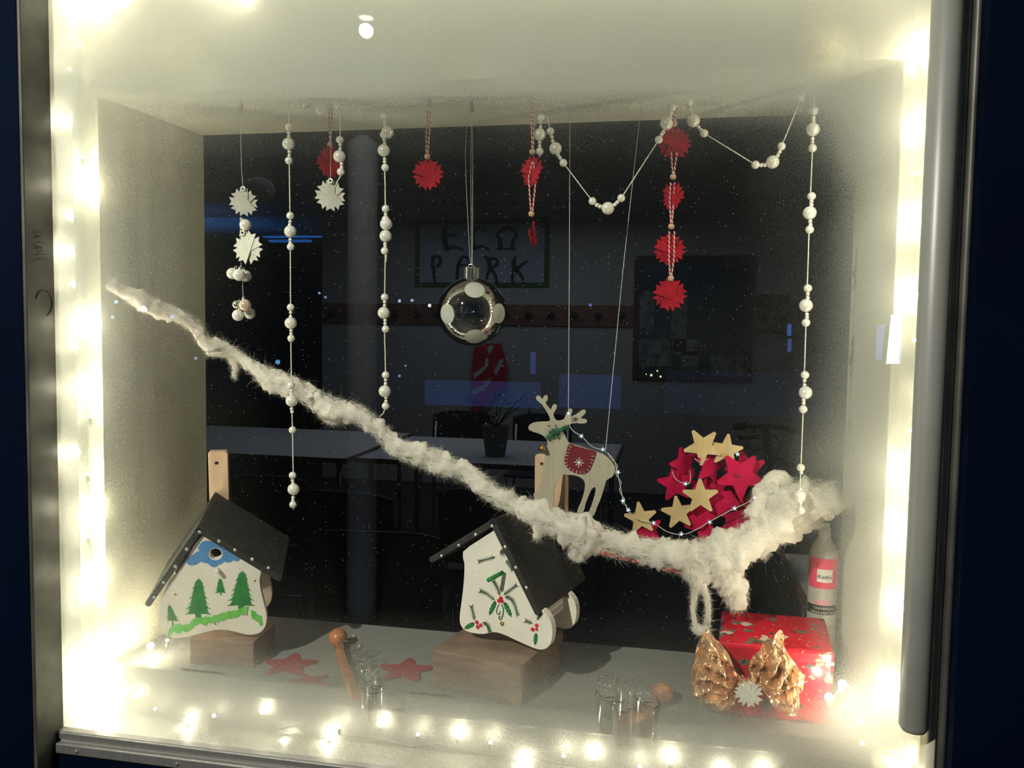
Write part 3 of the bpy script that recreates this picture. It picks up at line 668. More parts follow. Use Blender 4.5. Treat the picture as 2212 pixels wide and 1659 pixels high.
for i, (x, y, r, col, st, lab) in enumerate((
    (783, 58, .02, (.8, .9, 1), 40, 'small second head of the high street lamp'),
    (251, 652, .018, (.35, .65, 1), 9, 'small blue light, leftmost of the far row'), (310, 667, .028, (.5, .75, 1), 16, 'large pale blue light of the far row'),
    (243, 685, .015, (.4, .6, 1), 8, 'small blue light low at the left of the far row'), (372, 684, .018, (.4, .45, 1), 7, 'violet light right of the pale blue one'),
    (423, 774, .015, (.4, .4, 1), 6, 'faint violet light low by the opening edge'), (690, 633, .012, (.4, .5, 1), 7, 'tiny blue light right of the pearl string'),
    (703, 642, .012, (.3, .4, 1), 6, 'tiny blue light low right of the pearl string'), (600, 782, .022, (.2, .5, 1), 6, 'small blue light above the cotton rope'),
    (863, 650, .014, (.6, .7, 1), 8, 'tiny pale light left of the glass bauble'), (890, 649, .014, (.4, .6, 1), 8, 'tiny blue light beside the pale one'),
    (928, 660, .016, (.8, .85, 1), 12, 'tiny white light just left of the glass bauble'), (876, 790, .010, (.3, .4, 1), 6, 'tiny blue light below the coat rack, upper'),
    (863, 812, .012, (.3, .4, 1), 7, 'tiny blue light below the coat rack, lower'), (1275, 659, .014, (.2, .25, 1), 5, 'tiny violet light left of the red star chain'))):
    q = MB(); q.sphere(refl(x, y, 6), r, 10, 8); tag(q.build('street_light', emit('street_light_glow', col, st), smooth=True), lab+' across the street', 'lamp')
t = thing('street_lamp', (-1.042, -1.80, 1.07), 'small hanging street lantern behind the photographer, the source of the high cold reflection', 'street lamp')
q = MB(); q.tube([(-1.042, -1.80, 1.09), (-1.042, -1.80, 2.6)], .002, 6); q.build('cable', M['chairblack'], t, smooth=True)
q = MB(); q.lathe([(.0, .025), (.016, .022), (.026, .0), (.024, .0), (.0, .012)], (-1.042, -1.80, 1.068), n=24); q.build('lamp_hood', M['chairblack'], t, smooth=True)
c = refl(783, 700, 2.6); t = thing('pavement_post', (c[0], c[1], ZF), 'grey round post on the pavement opposite the window', 'post')
q = MB(); q.tube([(c[0], c[1], ZF), (c[0], c[1], -.2), (c[0]-.0, c[1], .86), (c[0], c[1], .90)], [.070, .070, .070, .02], 24); q.build('pole', mat('dark_grey_post', (.075, .08, .09), .8, spec=.1), t, smooth=True)
l = bpy.data.lights.new('post_fill_spot', 'SPOT'); l.energy = 38; l.color = (.8, .88, 1); l.spot_size = 1.7; l.shadow_soft_size = .05  # added unseen spot that brightens the post for its reflection
o = bpy.data.objects.new('post_fill_spot', l); COL.objects.link(o); o.location = (c[0]+.25, c[1]+.7, -1.42); o.rotation_euler = (Vector((c[0], c[1], -.45))-Vector(o.location)).to_track_quat('-Z', 'Y').to_euler()
sbox('floor', (-9, -14, ZF-.1), (9, YG-.05, ZF), M['roomfloor'], 'dark pavement and street outside')

# ================================================================== the display
# ------------------------------------------------------------------ birdhouses
def conv(pts, ox, oy, s): return [(ox+x/s, oy+y/s) for x, y in pts]
def birdhouse(base, yaw, pitch, F3, L, outline, hole, screws, lab, c5, plank, name='birdhouse', back=None):
    pl = Plane(base, yaw, pitch)
    A, El, Er = [np.array(pl.uv(*p)) for p in F3]
    root = thing(name, pl.O, lab, 'birdhouse')
    # roof slabs
    def slab(P, Q, t, nm, ext0=0):
        d = (Q-P)/np.linalg.norm(Q-P); nrm = np.array([d[1], -d[0]]);
        if nrm[1] > 0: nrm = -nrm
        P2 = P-d*ext0
        q = MB(); pts = [P2, Q-d*.002, Q+nrm*.002, Q+nrm*(t-.002), Q+nrm*t-d*.002, P2+nrm*t]
        q.plate(pl, [tuple(x) for x in pts], L+.006, .0); return q.build(nm, M['roof'], root, bevel=.0008)
    t = .0085
    s1 = slab(A, El, t, 'roof_panel'); s2 = slab(A, Er, t, 'roof_panel')
    for (x, y) in screws:
        u, v = pl.uv(x, y); q = MB(); q.lathe([(0, .0009), (.0016, .0008), (.0023, 0)], pl.P(u, v, .0), n=12, axis=pl.N); q.build('screw', M['screw'], root, smooth=True)
    wf = -.006
    ol = smooth_poly([pl.uv(x, y, wf) for x, y in outline], 2)
    h = disc(*pl.uv(*hole[:2], wf), pxm(hole[2], pl.O), 24)
    q = MB(); q.plate(pl, ol, .012, wf, holes=[h]); q.build('front_panel', M['white_wood'], root, bevel=.0012)
    ob_ = smooth_poly([pl.uv(x, y, wf) for x, y in (back or outline)], 2)
    q = MB(); q.plate(pl, ob_, .012, -.085); q.build('back_panel', M['white_wood'], root, bevel=.0012)
    us = [p[0] for p in ol]; vs = [p[1] for p in ol]; u0, u1 = min(us), max(us); v0 = min(vs)
    # walls of the box between the panels
    cu = (u0+u1)/2; W2 = (u1-u0)/2*.72; vb = v0+.030
    q = MB()
    def roofv(u): # underside of roof at u
        if u < A[0]: k = (El-A)
        else: k = (Er-A)
        return A[1]+(u-A[0])*k[1]/k[0]-.019
    for uu in (cu-W2, cu+W2-.01):
        q.plate(pl, [(uu, vb), (uu+.01, vb), (uu+.01, roofv(uu+.01)), (uu, roofv(uu))], .067, wf-.012)
    q.plate(pl, [(cu-W2, vb-.001), (cu+W2, vb-.001), (cu+W2, vb+.009), (cu-W2, vb+.009)], .067, wf-.012)
    q.build('box_wall', M['white_wood'], root, bevel=.0008)
    q = MB(); hu, hv = pl.uv(*hole[:2], wf); q.plate(pl, disc(hu, hv, pxm(hole[2], pl.O)*1.5, 20), .002, wf-.03); q.build('hole_shade_disc', M['black'], root)  # black disc behind the opening stands in for the shade inside
    if plank:
        pw = -L-.002; q = MB(); c = [pl.uv(x, y, pw) for x, y in plank[0]]
        x0, x1, y1 = c[0][0], c[1][0], c[0][1]; y0 = v0+.02
        q.plate(pl, [(x0, y0), (x1, y0), (x1, y1-.003), (x1-.003, y1), (x0+.003, y1), (x0, y1-.003)], .012, pw, holes=[disc(*pl.uv(*plank[1], pw), .0028, 12)])
        q.build('mounting_board', M['pine'], root, bevel=.001)
    return root, pl, wf

cc = lambda pts: conv(pts, 280, 1020, 4.1475)
base1 = at(460, 1368, .012)
o1 = cc([(645,572),(800,655),(960,745),(1080,812),(1172,865),(1172,920),(1165,970),(1172,1040),(1192,1130),(1215,1220),(1228,1300),(1220,1370),(1190,1420),(1140,1450),(1060,1457),(980,1440),(900,1420),(800,1412),(720,1425),(640,1445),(560,1465),(480,1482),(400,1488),(340,1470),(295,1430),(275,1370),(270,1280),(278,1180),(295,1110),(330,1030),(440,880),(520,760)])
sc1 = cc([(625,537),(510,690),(408,845),(303,990),(220,1122),(800,617),(943,697),(1098,780),(1243,858)])
bh1, p1, wf1 = birdhouse(base1, math.radians(22), math.radians(7), [(427,1136),(311,1306),(611,1248)], .145, o1,
    (*cc([(770,733)])[0], 12.3), sc1, 'birdhouse with painted fir trees and a blue cloud, black roof, on the left block', None,
    ([(449, 976), (492, 976)], (468, 1001)))
cc2 = lambda pts: conv(pts, 900, 1060, 4.1475)
base2 = at(1090, 1380, .040)
o2 = cc2([(685,362),(540,455),(415,548),(427,650),(425,780),(408,950),(390,1080),(385,1160),(400,1215),(440,1255),(520,1278),(600,1284),(660,1272),(720,1270),(800,1298),(900,1345),(1000,1390),(1080,1420),(1140,1422),(1185,1392),(1210,1330),(1215,1240),(1192,1150),(1135,1080),(1084,1043),(984,888),(894,698),(799,493),(712,345)])
o2b = o2[:24]+cc2([(1150,1140),(1040,1060),(950,905),(860,715),(765,510)])
sc2 = cc2([(675,315),(528,393),(376,490),(222,585),(792,503),(887,688),(983,868)])
bh2, p2, wf2 = birdhouse(base2, math.radians(-17), math.radians(1.5), [(1066,1120),(925,1206),(1168,1326)], .150, o2,
    (*cc2([(780,560)])[0], 9.6), sc2, 'birdhouse with painted holly and berries, black roof, on the big brown block', None,
    ([(1155, 981), (1222, 981)], (1170, 1003)), back=o2b)

def paint(root, pl, pts, mt, nm, w, t=.0004):
    q = MB(); q.plate(pl, [pl.uv(x, y, w) for x, y in pts], t, w); return q.build(nm, mt, root)
# cloud
cl = cc([(650,625),(690,616),(735,622),(800,655),(870,695),(940,735),(985,765),(980,792),(950,796),(925,790),(905,808),(870,808),(845,798),(825,820),(800,828),(775,845),(745,850),(720,835),(700,818),(665,812),(640,800),(605,822),(565,835),(530,832),(512,810),(515,778),(545,758),(575,735),(605,712),(628,706),(612,688),(622,660)])
hu, hv = p1.uv(*cc([(770,733)])[0], wf1)
q = MB(); q.plate(p1, smooth_poly([p1.uv(x, y, wf1+.0006) for x, y in cl], 2), .0005, wf1+.0006, holes=[disc(hu, hv, pxm(14.5, p1.O), 24)]); q.build('painted_cloud', M['blue'], bh1)
def fir(apex, base, half, tiers, trunk, lab=None):
    ax, ay = apex; bx, by = base; L_, R_ = [], []
    for i in range(1, tiers+1):
        t = i/tiers; cx = ax+(bx-ax)*t; cy = ay+(by-ay)*t; wv = half*(.22+.78*t)*(.9 if i % 2 else 1)
        tn = (i-.45)/tiers; wi = wv*.66
        L_ += [(cx-wv*.74, cy-(by-ay)/tiers*.36), (cx-wv, cy), (cx-wi, cy-(by-ay)/tiers*.22)]
        R_ += [(cx+wv*.74, cy-(by-ay)/tiers*.36), (cx+wv, cy), (cx+wi, cy-(by-ay)/tiers*.22)]
    tw, th = trunk
    pts = [(ax, ay)]+R_[:-1]+[(bx+tw, by-6), (bx+tw, by+th), (bx-tw, by+th), (bx-tw, by-6)]+L_[:-1][::-1]
    return cc(pts)
for ap, ba, hf, ti, tr in (((620,955),(615,1275),132,7,(26,24)), ((1010,885),(998,1198),138,7,(26,28)), ((810,950),(815,1083),54,5,(5,20)), ((352,1190),(385,1335),62,5,(5,45))):
    paint(bh1, p1, fir(ap, ba, hf, ti, tr), M['green'], 'painted_tree', wf1+.0006)
random.seed(5)
def grass(path, wpx, mt, w, seed):
    random.seed(seed); P = smooth_path(path, 8); up, dn = [], []
    for p in P:
        up.append((p[0]+random.uniform(-8, 8), p[1]-wpx*random.uniform(.35, .75))); dn.append((p[0]+random.uniform(-8, 8), p[1]+wpx*random.uniform(.25, .7)))
    paint(bh1, p1, cc(up+dn[::-1]), mt, 'painted_grass', w)
grass([(345,1452),(400,1408),(480,1400),(560,1375),(600,1335),(690,1335),(780,1315),(860,1290),(940,1275),(1000,1250),(1060,1242)], 62, M['lime'], wf1+.0007, 2)
grass([(1092,1268),(1120,1290),(1160,1322),(1190,1345)], 66, M['lime'], wf1+.0007, 4)
# perch: short pale peg
a = p1.uv(*cc([(790,870)])[0], wf1); q = MB(); P0_ = p1.P(*a, wf1); q.tube([P0_, P0_+p1.N*.010], .0028, 12); q.build('perch', M['white_wood'], bh1, smooth=True)
for x, y in cc([(408,1098),(1120,970),(765,1357)]):
    q = MB(); q.lathe([(0, .001), (.0012, .001), (.0018, 0)], p1.P(*p1.uv(x, y, wf1), wf1), n=10, axis=p1.N); q.build('brass_nail', M['brass'], bh1, smooth=True)
# holly decorations on the right house
def sprig(p0, p1_, n, ln, w=wf2+.0006, bend=None):
    pts = smooth_path([p0]+([bend] if bend else [])+[p1_], n if not bend else n//2+1); q = MB(); pl = p2
    for i, p in enumerate(pts):
        t = np.array(pts[min(i+1, len(pts)-1)])-np.array(pts[max(i-1, 0)]); t = t/np.linalg.norm(t); nn = np.array([-t[1], t[0]])
        if i < len(pts)-1:
            a_, b_ = np.array(p), np.array(pts[i+1]); q.plate(pl, [pl.uv(*x, w) for x in cc2([a_+nn*3, b_+nn*3, b_-nn*3, a_-nn*3])], .0003, w)
        if i > 0:
            for s_ in (-1, 1):
                e = np.array(p)+(nn*s_*.8+t*.75)*ln; m_ = t*5.5
                q.plate(pl, [pl.uv(*x, w) for x in cc2([np.array(p)-m_*.8, e, np.array(p)+m_*.8])], .0003, w)
    q.build('painted_sprig', M['darkgreen'], bh2)
for a_, b_, n, bend in (((705,592),(560,632),10,None), ((800,620),(858,705),8,None), ((745,938),(690,815),8,(720,870)), ((778,935),(890,852),9,None), ((700,985),(575,900),9,(630,925)),
                        ((790,948),(905,1110),12,(860,985)), ((518,1160),(490,1040),8,None), ((590,1180),(655,1258),8,(635,1205)), ((1035,1190),(980,1168),5,None), ((1078,1160),(1108,1105),5,None)):
    sprig(a_, b_, n, 29, bend=bend)
def holly(a_, b_, wd):
    a_, b_ = np.array(a_, float), np.array(b_, float); t = b_-a_; L_ = np.linalg.norm(t); t /= L_; nn = np.array([-t[1], t[0]])
    prof = [(0, .1), (.14, .45), (.2, .30), (.36, .55), (.42, .34), (.58, .52), (.66, .30), (.80, .38), (.86, .16), (1, 0)]
    for k, (sc_, mt, dw) in enumerate(((1, 'darkgreen', .0007), (.82, 'leaf', .0010))):
        c = a_+t*L_/2; pts = [a_+t*L_*u+nn*wd*v for u, v in prof]+[a_+t*L_*u-nn*wd*v for u, v in prof[::-1][1:]]
        pts = [c+(p-c)*sc_ for p in pts]; paint(bh2, p2, cc2([tuple(p) for p in pts]), M[mt], 'painted_leaf', wf2+dw, .0003)
for a_, b_, wd in (((705,992),(648,1118),42), ((785,1000),(850,1135),42), ((515,1188),(425,1238),44), ((640,1215),(655,1268),22), ((1068,1278),(1060,1388),36)): holly(a_, b_, wd)
for x, y, r in ((735,988,17),(762,990,17),(752,965,18),(537,1180,18),(545,1222,18),(572,1206,16),(1073,1208,16),(1037,1244,17),(1071,1242,13)):
    x, y = cc2([(x, y)])[0]; q = MB(); q.plate(p2, disc(*p2.uv(x, y, wf2+.0014), pxm(r/4.15, p2.O), 14), .0012, wf2+.0014); q.build('painted_berry', M['berry'], bh2)
q = MB()
for path in ([(738,1018),(722,1050),(716,1082),(730,1110),(746,1100),(744,1080)], [(762,1020),(776,1060),(772,1110),(758,1148),(742,1150),(736,1134),(748,1124)]):
    q.tube([p2.P(*p2.uv(*cc2([tuple(p)])[0], wf2+.0006), wf2+.0006) for p in smooth_path(path, 5)], .0006, 5)
q.build('painted_curl', M['darkgreen'], bh2)
a_, b_ = cc2([(770,733)])[0], cc2([(640,803)])[0]
q = MB(); q.tube([p2.P(*p2.uv(*a_, wf2+.004), wf2+.004), p2.P(*p2.uv(*b_, wf2+.03), wf2+.03)], .0029, 12); q.build('perch', M['leaf'], bh2, smooth=True)
q = MB(); q.lathe([(.0012, .0008), (.0030, .0012), (.0032, 0)], p2.P(*p2.uv(*cc2([(767,1187)])[0], wf2), wf2), n=14, axis=p2.N); q.build('brass_nail', M['brass'], bh2, smooth=True)

# blocks
def yawbox(C, yaw, W, D, z0, z1, name, mt, lab, cat, bevel=.0015, side=-1):
    ca, sa = math.cos(yaw), math.sin(yaw); u = np.array([ca, sa, 0])*side; v = np.array([-sa, ca, 0]); C = np.array([C[0], C[1], z0])
    q = MB(); q.obox(C, u*W, v*D, np.array([0, 0, z1-z0])); 
    if side < 0: q.f = [f[::-1] for f in q.f]
    return tag(q.build(name, mt, bevel=bevel), lab, cat)
zb1 = float(min((p1.P(*p1.uv(x, y, w_), w_))[2] for x, y in o1 for w_ in (wf1,)))
yawbox(at(548, 1440, .03), math.radians(4), .096, .075, ZS, -.441, 'wooden_block', M['brownblock'], 'small brown wooden block under the fir-tree birdhouse', 'block')
zt2 = float(at(1123, 1441, -.006)[2])
yawbox(at(1124, 1527, -.006), math.radians(-14), .130, .150, ZS, zt2, 'wooden_block', M['brownblock'], 'large brown wooden block under the holly birdhouse', 'block')
print('birdhouse bottoms', zb1, zt2, float(min((p2.P(*p2.uv(x, y, wf2), wf2))[2] for x, y in o2)))

# ------------------------------------------------------------------ pearl strings
def sphere_mesh(name, r, mt, n=20, m=14):
    q = MB(); q.sphere((0, 0, 0), r, n, m); me = bpy.data.meshes.new(name); me.from_pydata(q.v, [], q.f); me.materials.append(mt)
    me.polygons.foreach_set('use_smooth', [True]*len(me.polygons)); return me
PM = {k: sphere_mesh('pearl_%s' % k, r, M['pearl']) for k, r in (('large', .0083), ('medium', .0052), ('small', .0025))}
def pearls(Y, beads, cords, lab):
    P = [at(x, y, Y) for x, y, s in beads]; top = at(*cords[0][0][:2], Y)
    t = thing('pearl_string', top, lab, 'garland', 'pearl strings')
    for (x, y, s), p in zip(beads, P):
        r = {'L': 'large', 'M': 'medium', 'S': 'small'}[s]
        place('pearl', PM[r], p, t)
    for c in cords:
        q = MB(); q.tube([at(x, y, Y+dy) for x, y, *e in c for dy in [0]], .0008, 6); q.build('cord', M['cord'], t, smooth=True)
    return t
def grp(c, m1, m2, smalls): return [(c[0], c[1], 'L'), (m1[0], m1[1], 'M'), (m2[0], m2[1], 'M')]+[(x, y, 'S') for x, y in smalls]
b1 = grp((623,311),(624,275),(624,347),[(624,288),(624,295),(625,328),(625,336)])+grp((627,500),(627,466),(628,533),[(627,479),(626,486),(627,518),(627,525)]) \
   + grp((628,698),(628,664),(629,731),[(628,675),(628,684),(629,714),(629,721)])+[(630,866,'L'),(629,833,'M'),(632,929,'M')]+[(x,y,'S') for x,y in ((630,844),(630,851),(630,883),(631,890))] \
   + grp((634,1057),(632,1027),(633,1090),[(632,1038),(633,1044),(633,1075),(633,1081)])
pearls(.048, b1, [[(624,213),(624,275),(627,500),(628,698),(630,866),(632,929),(634,1057),(634,1101)]], 'long pearl string hanging in front of the cotton rope on the left')
b2 = [(830,251,'M'),(837,286,'L'),(829,291,'M'),(829,325,'L'),(832,362,'M'),(833,451,'M'),(833,474,'M'),(834,484,'L'),(833,510,'L'),(831,542,'M'),(831,642,'M'),(829,676,'L'),(833,711,'M'),(833,810,'M'),(831,845,'L'),(833,877,'M')] \
   + [(x,y,'S') for x,y in ((832,263),(832,270),(830,302),(831,310),(831,344),(831,350),(833,463),(832,527),(832,533),(831,652),(831,660),(832,692),(832,699),(833,821),(833,829),(834,859),(834,867))]
pearls(.058, b2, [[(831,212),(830,251),(830,325),(833,451),(833,510),(831,642),(830,676),(833,810),(833,880),(828,893),(820,900)],[(834,524),(835,548),(834,566)],[(831,362),(832,400),(832,451)]], 'pearl string hanging alone between the two red stars')
b3 = [(662,227,'M'),(673,232,'S'),(679,234,'S'),(694,237,'L'),(728,229,'M'),(734,302,'M'),(733,338,'L'),(736,371,'M'),(735,313,'S'),(735,322,'S'),(738,354,'S'),(738,362,'S')]
pearls(.055, b3, [[(624,214),(645,218),(662,227),(694,237),(728,229),(735,216),(735,302),(734,338),(737,371),(735,382),(728,393),(724,404)]], 'short pearl string looped along the soffit, in front of the red and white stars')
b4 = [(1169,254,'M'),(1168,264,'S'),(1168,275,'S'),(1166,291,'L'),(1166,308,'S'),(1166,316,'S'),(1166,327,'M'),(1189,284,'M'),(1192,296,'S'),(1194,305,'S'),(1200,321,'L'),(1206,336,'S'),(1210,342,'S'),(1217,352,'M'),
      (1280,435,'M'),(1289,444,'S'),(1296,447,'S'),(1313,450,'L'),(1328,442,'S'),(1333,437,'S'),(1342,428,'M'),(1423,302,'M'),(1429,291,'S'),(1433,285,'S'),(1440,267,'L'),(1447,252,'S'),(1450,244,'S'),(1452,232,'M')]
pearls(.075, b4, [[(1171,203),(1169,254),(1166,291),(1166,340)],[(1172,203),(1189,284),(1200,321),(1217,352),(1280,435),(1313,450),(1342,428),(1423,302),(1440,267),(1452,232),(1458,212)]], 'deep pearl swag between the pink tape and the chain of four red stars')
b5 = [(1488,222,'M'),(1491,236,'S'),(1493,244,'S'),(1498,261,'L'),(1509,275,'S'),(1514,281,'S'),(1521,288,'M'),(1632,356,'M'),(1644,357,'S'),(1652,357,'S'),(1669,350,'L'),(1680,336,'S'),(1684,328,'S'),(1688,316,'M'),(1730,214,'M'),(1737,203,'S'),(1740,196,'S'),(1746,180,'L')]
pearls(.085, b5, [[(1487,206),(1488,222),(1498,261),(1521,288),(1632,356),(1669,350),(1688,316),(1730,214),(1746,180)]], 'shallow pearl swag right of the chain of four red stars')
b6 = grp((1756,280),(1758,240),(1755,320),[(1757,254),(1757,262),(1755,300),(1755,308)])+grp((1749,460),(1753,424),(1749,496),[(1753,435),(1753,443),(1750,478),(1751,486)]) \
   + grp((1741,660),(1745,623),(1741,697),[(1745,635),(1745,644),(1743,679),(1743,686)])+grp((1740,848),(1739,810),(1735,884),[(1738,822),(1738,832),(1736,864),(1736,871)]) \
   + [(1730,1010,'M'),(1731,1021,'S'),(1729,1056,'S'),(1726,1071,'L'),(1729,1086,'S'),(1729,1094,'S'),(1730,1103,'M')]
pearls(.075, b6, [[(1760,180),(1758,240),(1755,320),(1749,460),(1741,697),(1735,884),(1730,1010),(1727,1071),(1730,1105)]], 'long pearl string hanging at the far right edge of the display')

# ------------------------------------------------------------------ woven felt stars
def woven(parent, px, py, R, Y, yaw, mt, rot=0., name='felt_strip', wd=None, tiltz=0):
    """eight pointed star of four notched strips; the first strip carries the others"""
    c = at(px, py, Y); pl = Plane(c, yaw); r = pxm(R, c); hw = (wd or .27)*r; first = None
    for k in range(4):
        a = rot+PI*k/4; d = np.array([math.cos(a), math.sin(a)]); n_ = np.array([-d[1], d[0]])
        loc = [(-1, -1), (-.83, 0), (-1, 1), (1, 1), (.83, 0), (1, -1)]
        w_ = .0012*k
        q = MB(); q.plate(pl, [tuple(d*(x*r)+n_*(y*hw)) for x, y in loc], .0011, w_+.0003)
        o = q.build(name if k else 'felt_star', mt, parent if k == 0 else first_root(parent, first))
        if k == 0: first = o
    return first
def first_root(parent, first): return parent
def twist(pts, r=.0011, pitch=.006, n=None):
    P = [np.array(p) for p in pts]; q = MB()
    L_ = sum(np.linalg.norm(P[i+1]-P[i]) for i in range(len(P)-1)); n = max(8, int(L_/pitch*7))
    cum = [0]; [cum.append(cum[-1]+np.linalg.norm(P[i+1]-P[i])) for i in range(len(P)-1)]
    for ph, mi in ((0, 0), (PI, 1)):
        out = []
        for k in range(n+1):
            s_ = L_*k/n; i = min(np.searchsorted(cum, s_, side='right')-1, len(P)-2); f = (s_-cum[i])/(cum[i+1]-cum[i]); p = P[i]*(1-f)+P[i+1]*f
            a = ph+2*PI*s_/pitch; out.append(p+np.array([math.cos(a)*r*.6, math.sin(a)*r*.6, 0]))
        q.tube(out, r*.62, 5, mi)
    return q
def star_chain(Y, anchor, stars, beads, cords, lab, tape=True):
    t = thing('felt_star_chain', at(*anchor, Y), lab, 'ornament', 'red felt star chains')
    if tape:
        a = at(anchor[0], anchor[1], Y); pl = Plane(a, .1); g = pxm(1, a)
        q = MB(); q.plate(pl, [(-4*g, 10*g), (5*g, 14*g), (7*g, -14*g), (-3*g, -16*g)], .0005); q.build('tape', mat('pink_tape', (.45, .22, .20), .6), t)
    for (x, y, R, yw, rot) in stars: woven(t, x, y, R, Y, math.radians(yw), M['redfelt'], math.radians(rot))
    for (x, y) in beads: place('bead', BEAD, at(x, y, Y-.002), t)
    for c in cords: twist([at(x, y, Y-.004) for x, y in c]).build('cord', [M['redcord'], M['cord']], t, smooth=True)
    return t
BEAD = sphere_mesh('wooden_bead', .0041, M['bead'])
star_chain(.075, (714, 226), [(714,350,34,52,0)], [(713,313)], [[(712,228),(711,262),(713,310)],[(718,228),(716,262),(714,310)]], 'single red felt star behind the short pearl string', tape=False)
star_chain(.070, (926, 215), [(925,377,34,5,22)], [(923,338)], [[(924,235),(921,280),(921,336)],[(930,236),(928,280),(924,336)]], 'single red felt star hanging left of the glass bauble')
star_chain(.072, (1146, 203), [(1150,371,33,-38,22),(1149,505,27,86,0)], [(1150,328),(1148,462)], [[(1147,215),(1148,270),(1150,326)],[(1153,215),(1154,270),(1151,326)],[(1150,350),(1142,385),(1147,460)],[(1152,350),(1158,385),(1150,460)]], 'two red felt stars one above the other, the lower turned edge-on')
star_chain(.090, (1458, 222), [(1457,310,36,8,22),(1455,424,30,-42,0),(1446,539,34,3,22),(1447,636,36,0,25)], [(1457,267),(1454,382),(1450,489),(1449,601)],
   [[(1455,225),(1455,250),(1457,266)],[(1461,225),(1460,250),(1458,266)],[(1450,330),(1452,360),(1454,380)],[(1462,330),(1458,360),(1455,380)],[(1449,395),(1447,430),(1449,487)],[(1458,395),(1455,440),(1451,487)],[(1446,500),(1445,560),(1448,599)],[(1457,500),(1456,560),(1450,599)]], 'chain of four red felt stars above the pine board and pile of stars', tape=False)
q = MB()
a = at(1018, 222, .09); pl_ = Plane(a, .1); g = pxm(1, a)
# white ornament mobile
def ball(parent, x, y, r, Y, mt='pearl', cap=(0, -1)):
    c = at(x, y, Y); rr = pxm(r, c); q = MB(); q.sphere(c, rr, 22, 14); q.build('ball', M[mt], parent, smooth=True)
    d = np.array([cap[0], 0, -cap[1]], float); d /= np.linalg.norm(d); q = MB(); q.lathe([(0, rr*1.28), (rr*.28, rr*1.27), (rr*.30, rr*.95)], c, n=12, axis=d); q.tube([c+d*rr*1.25+np.array([rr*.18*math.cos(k), 0, rr*.2*math.sin(k)+rr*.1]) for k in np.linspace(0, 2*PI, 10)], rr*.035, 5); q.build('cap', M['silver'], parent, smooth=True)
def eyelet(parent, x, y, Y):
    c = at(x, y, Y); q = MB(); q.tube([c+np.array([.0028*math.cos(k), 0, .0028*math.sin(k)]) for k in np.linspace(0, 2*PI, 18)], .0014, 6, caps=False); q.build('ring_bead', M['pearl'], parent, smooth=True)
Ym = .045
t = thing('felt_star_mobile', at(520, 213, Ym), 'white mobile of two felt stars and silver-white balls, leftmost hanging ornament', 'ornament')
woven(t, 526, 437, 30, Ym, math.radians(42), M['whitefelt'], math.radians(0)); woven(t, 537, 535, 35, Ym, math.radians(-4), M['whitefelt'], math.radians(-66))
for x, y, r, dy, mt, cp in ((530,486,12.5,0,'pearl',(-.6,-1)), (502,591,12.5,0,'pearl',(.6,-1)), (530,596,12.5,.012,'pearl',(-.3,-1)), (516,594,13,-.008,'pearl',(.2,-1)),
                        (511,658,9.5,.004,'silver',(.8,-1)), (514,681,12.5,0,'pearl',(.3,-1)), (539,677,12.5,.01,'pearl',(-.5,-1)), (529,659,13,-.006,'bead_champagne',(-.2,-1))):
    if mt == 'bead_champagne' and mt not in M: M[mt] = mat('champagne_pearl', (.72, .56, .42), .2, .3, var=.03)
    ball(t, x, y, r, Ym+dy, mt, cp)
eyelet(t, 525, 408, Ym-.002); eyelet(t, 524, 503, Ym-.002)
q = MB(); q.tube([at(x, y, Ym) for x, y in ((520,213),(522,260),(520,300),(522,370),(525,404),(519,470),(519,540),(521,575),(524,610),(525,642))], .0004, 5); q.build('thread', M['nylon'], t)
q = MB(); q.plate(Plane(at(520, 222, Ym), 0), [(-.002, .006), (.003, .006), (.003, -.010), (-.002, -.011)], .0005); q.build('tape', mat('faded_pink_tape', (.5, .30, .26), .6), t)
t = thing('felt_star_ornament', at(716, 216, .07), 'white felt star below the single red star', 'ornament')
woven(t, 713, 423, 33, .07, math.radians(38), M['whitefelt'], math.radians(0)); eyelet(t, 714, 391, .067)
q = MB(); q.tube([at(x, y, .07) for x, y in ((716,216),(715,300),(714,388))], .0004, 5); q.build('thread', M['nylon'], t)

# ------------------------------------------------------------------ glass bauble
Yb = .09; c = at(1020, 674, Yb); rb = pxm(75, c)
t = thing('glass_bauble', c, 'large clear glass bauble with frosted dots hanging in the middle', 'bauble')
q = MB(); q.sphere(c, rb, 64, 40); q.build('glass_ball', M['bauble'], t, smooth=True)
q = MB(); q.sphere(c, rb*.985, 64, 40); q.build('inner_surface', M['bauble'], t, smooth=True)
pc_ = at(1018, 597, Yb); q = MB()
n = 40; prof = [(.0092, -.006), (.0095, .0), (.0095, .011), (.0088, .0125), (0, .0125)]; vs = []
for r, h in prof:
    for j in range(n): a = 2*PI*j/n; rr = r*(1+(.06 if j % 4 < 2 else -.03)) if r else 0; vs.append(pc_+np.array([rr*math.cos(a), rr*math.sin(a), h]))
q.add(vs, [(i*n+j, i*n+(j+1) % n, (i+1)*n+(j+1) % n, (i+1)*n+j) for i in range(len(prof)-1) for j in range(n)]); q.build('cap', M['silver'], t, smooth=False)
q = MB(); q.tube([at(1010, 592, Yb), at(1010, 578, Yb), at(1014, 571, Yb), at(1021, 571, Yb), at(1026, 579, Yb), at(1027, 592, Yb)], .0007, 6); q.build('ring', M['silver'], t, smooth=True)
q = MB()
for path in (((1018,573),(1015,560),(1007,400),(1005,330),(1008,268),(1016,240)), ((1019,573),(1018,500),(1017,380),(1018,240)), ((1020,573),(1021,500),(1021,350),(1020,240))): q.tube([at(x, y, Yb) for x, y in path], .0003, 4)
q.build('thread', M['nylon'], t)
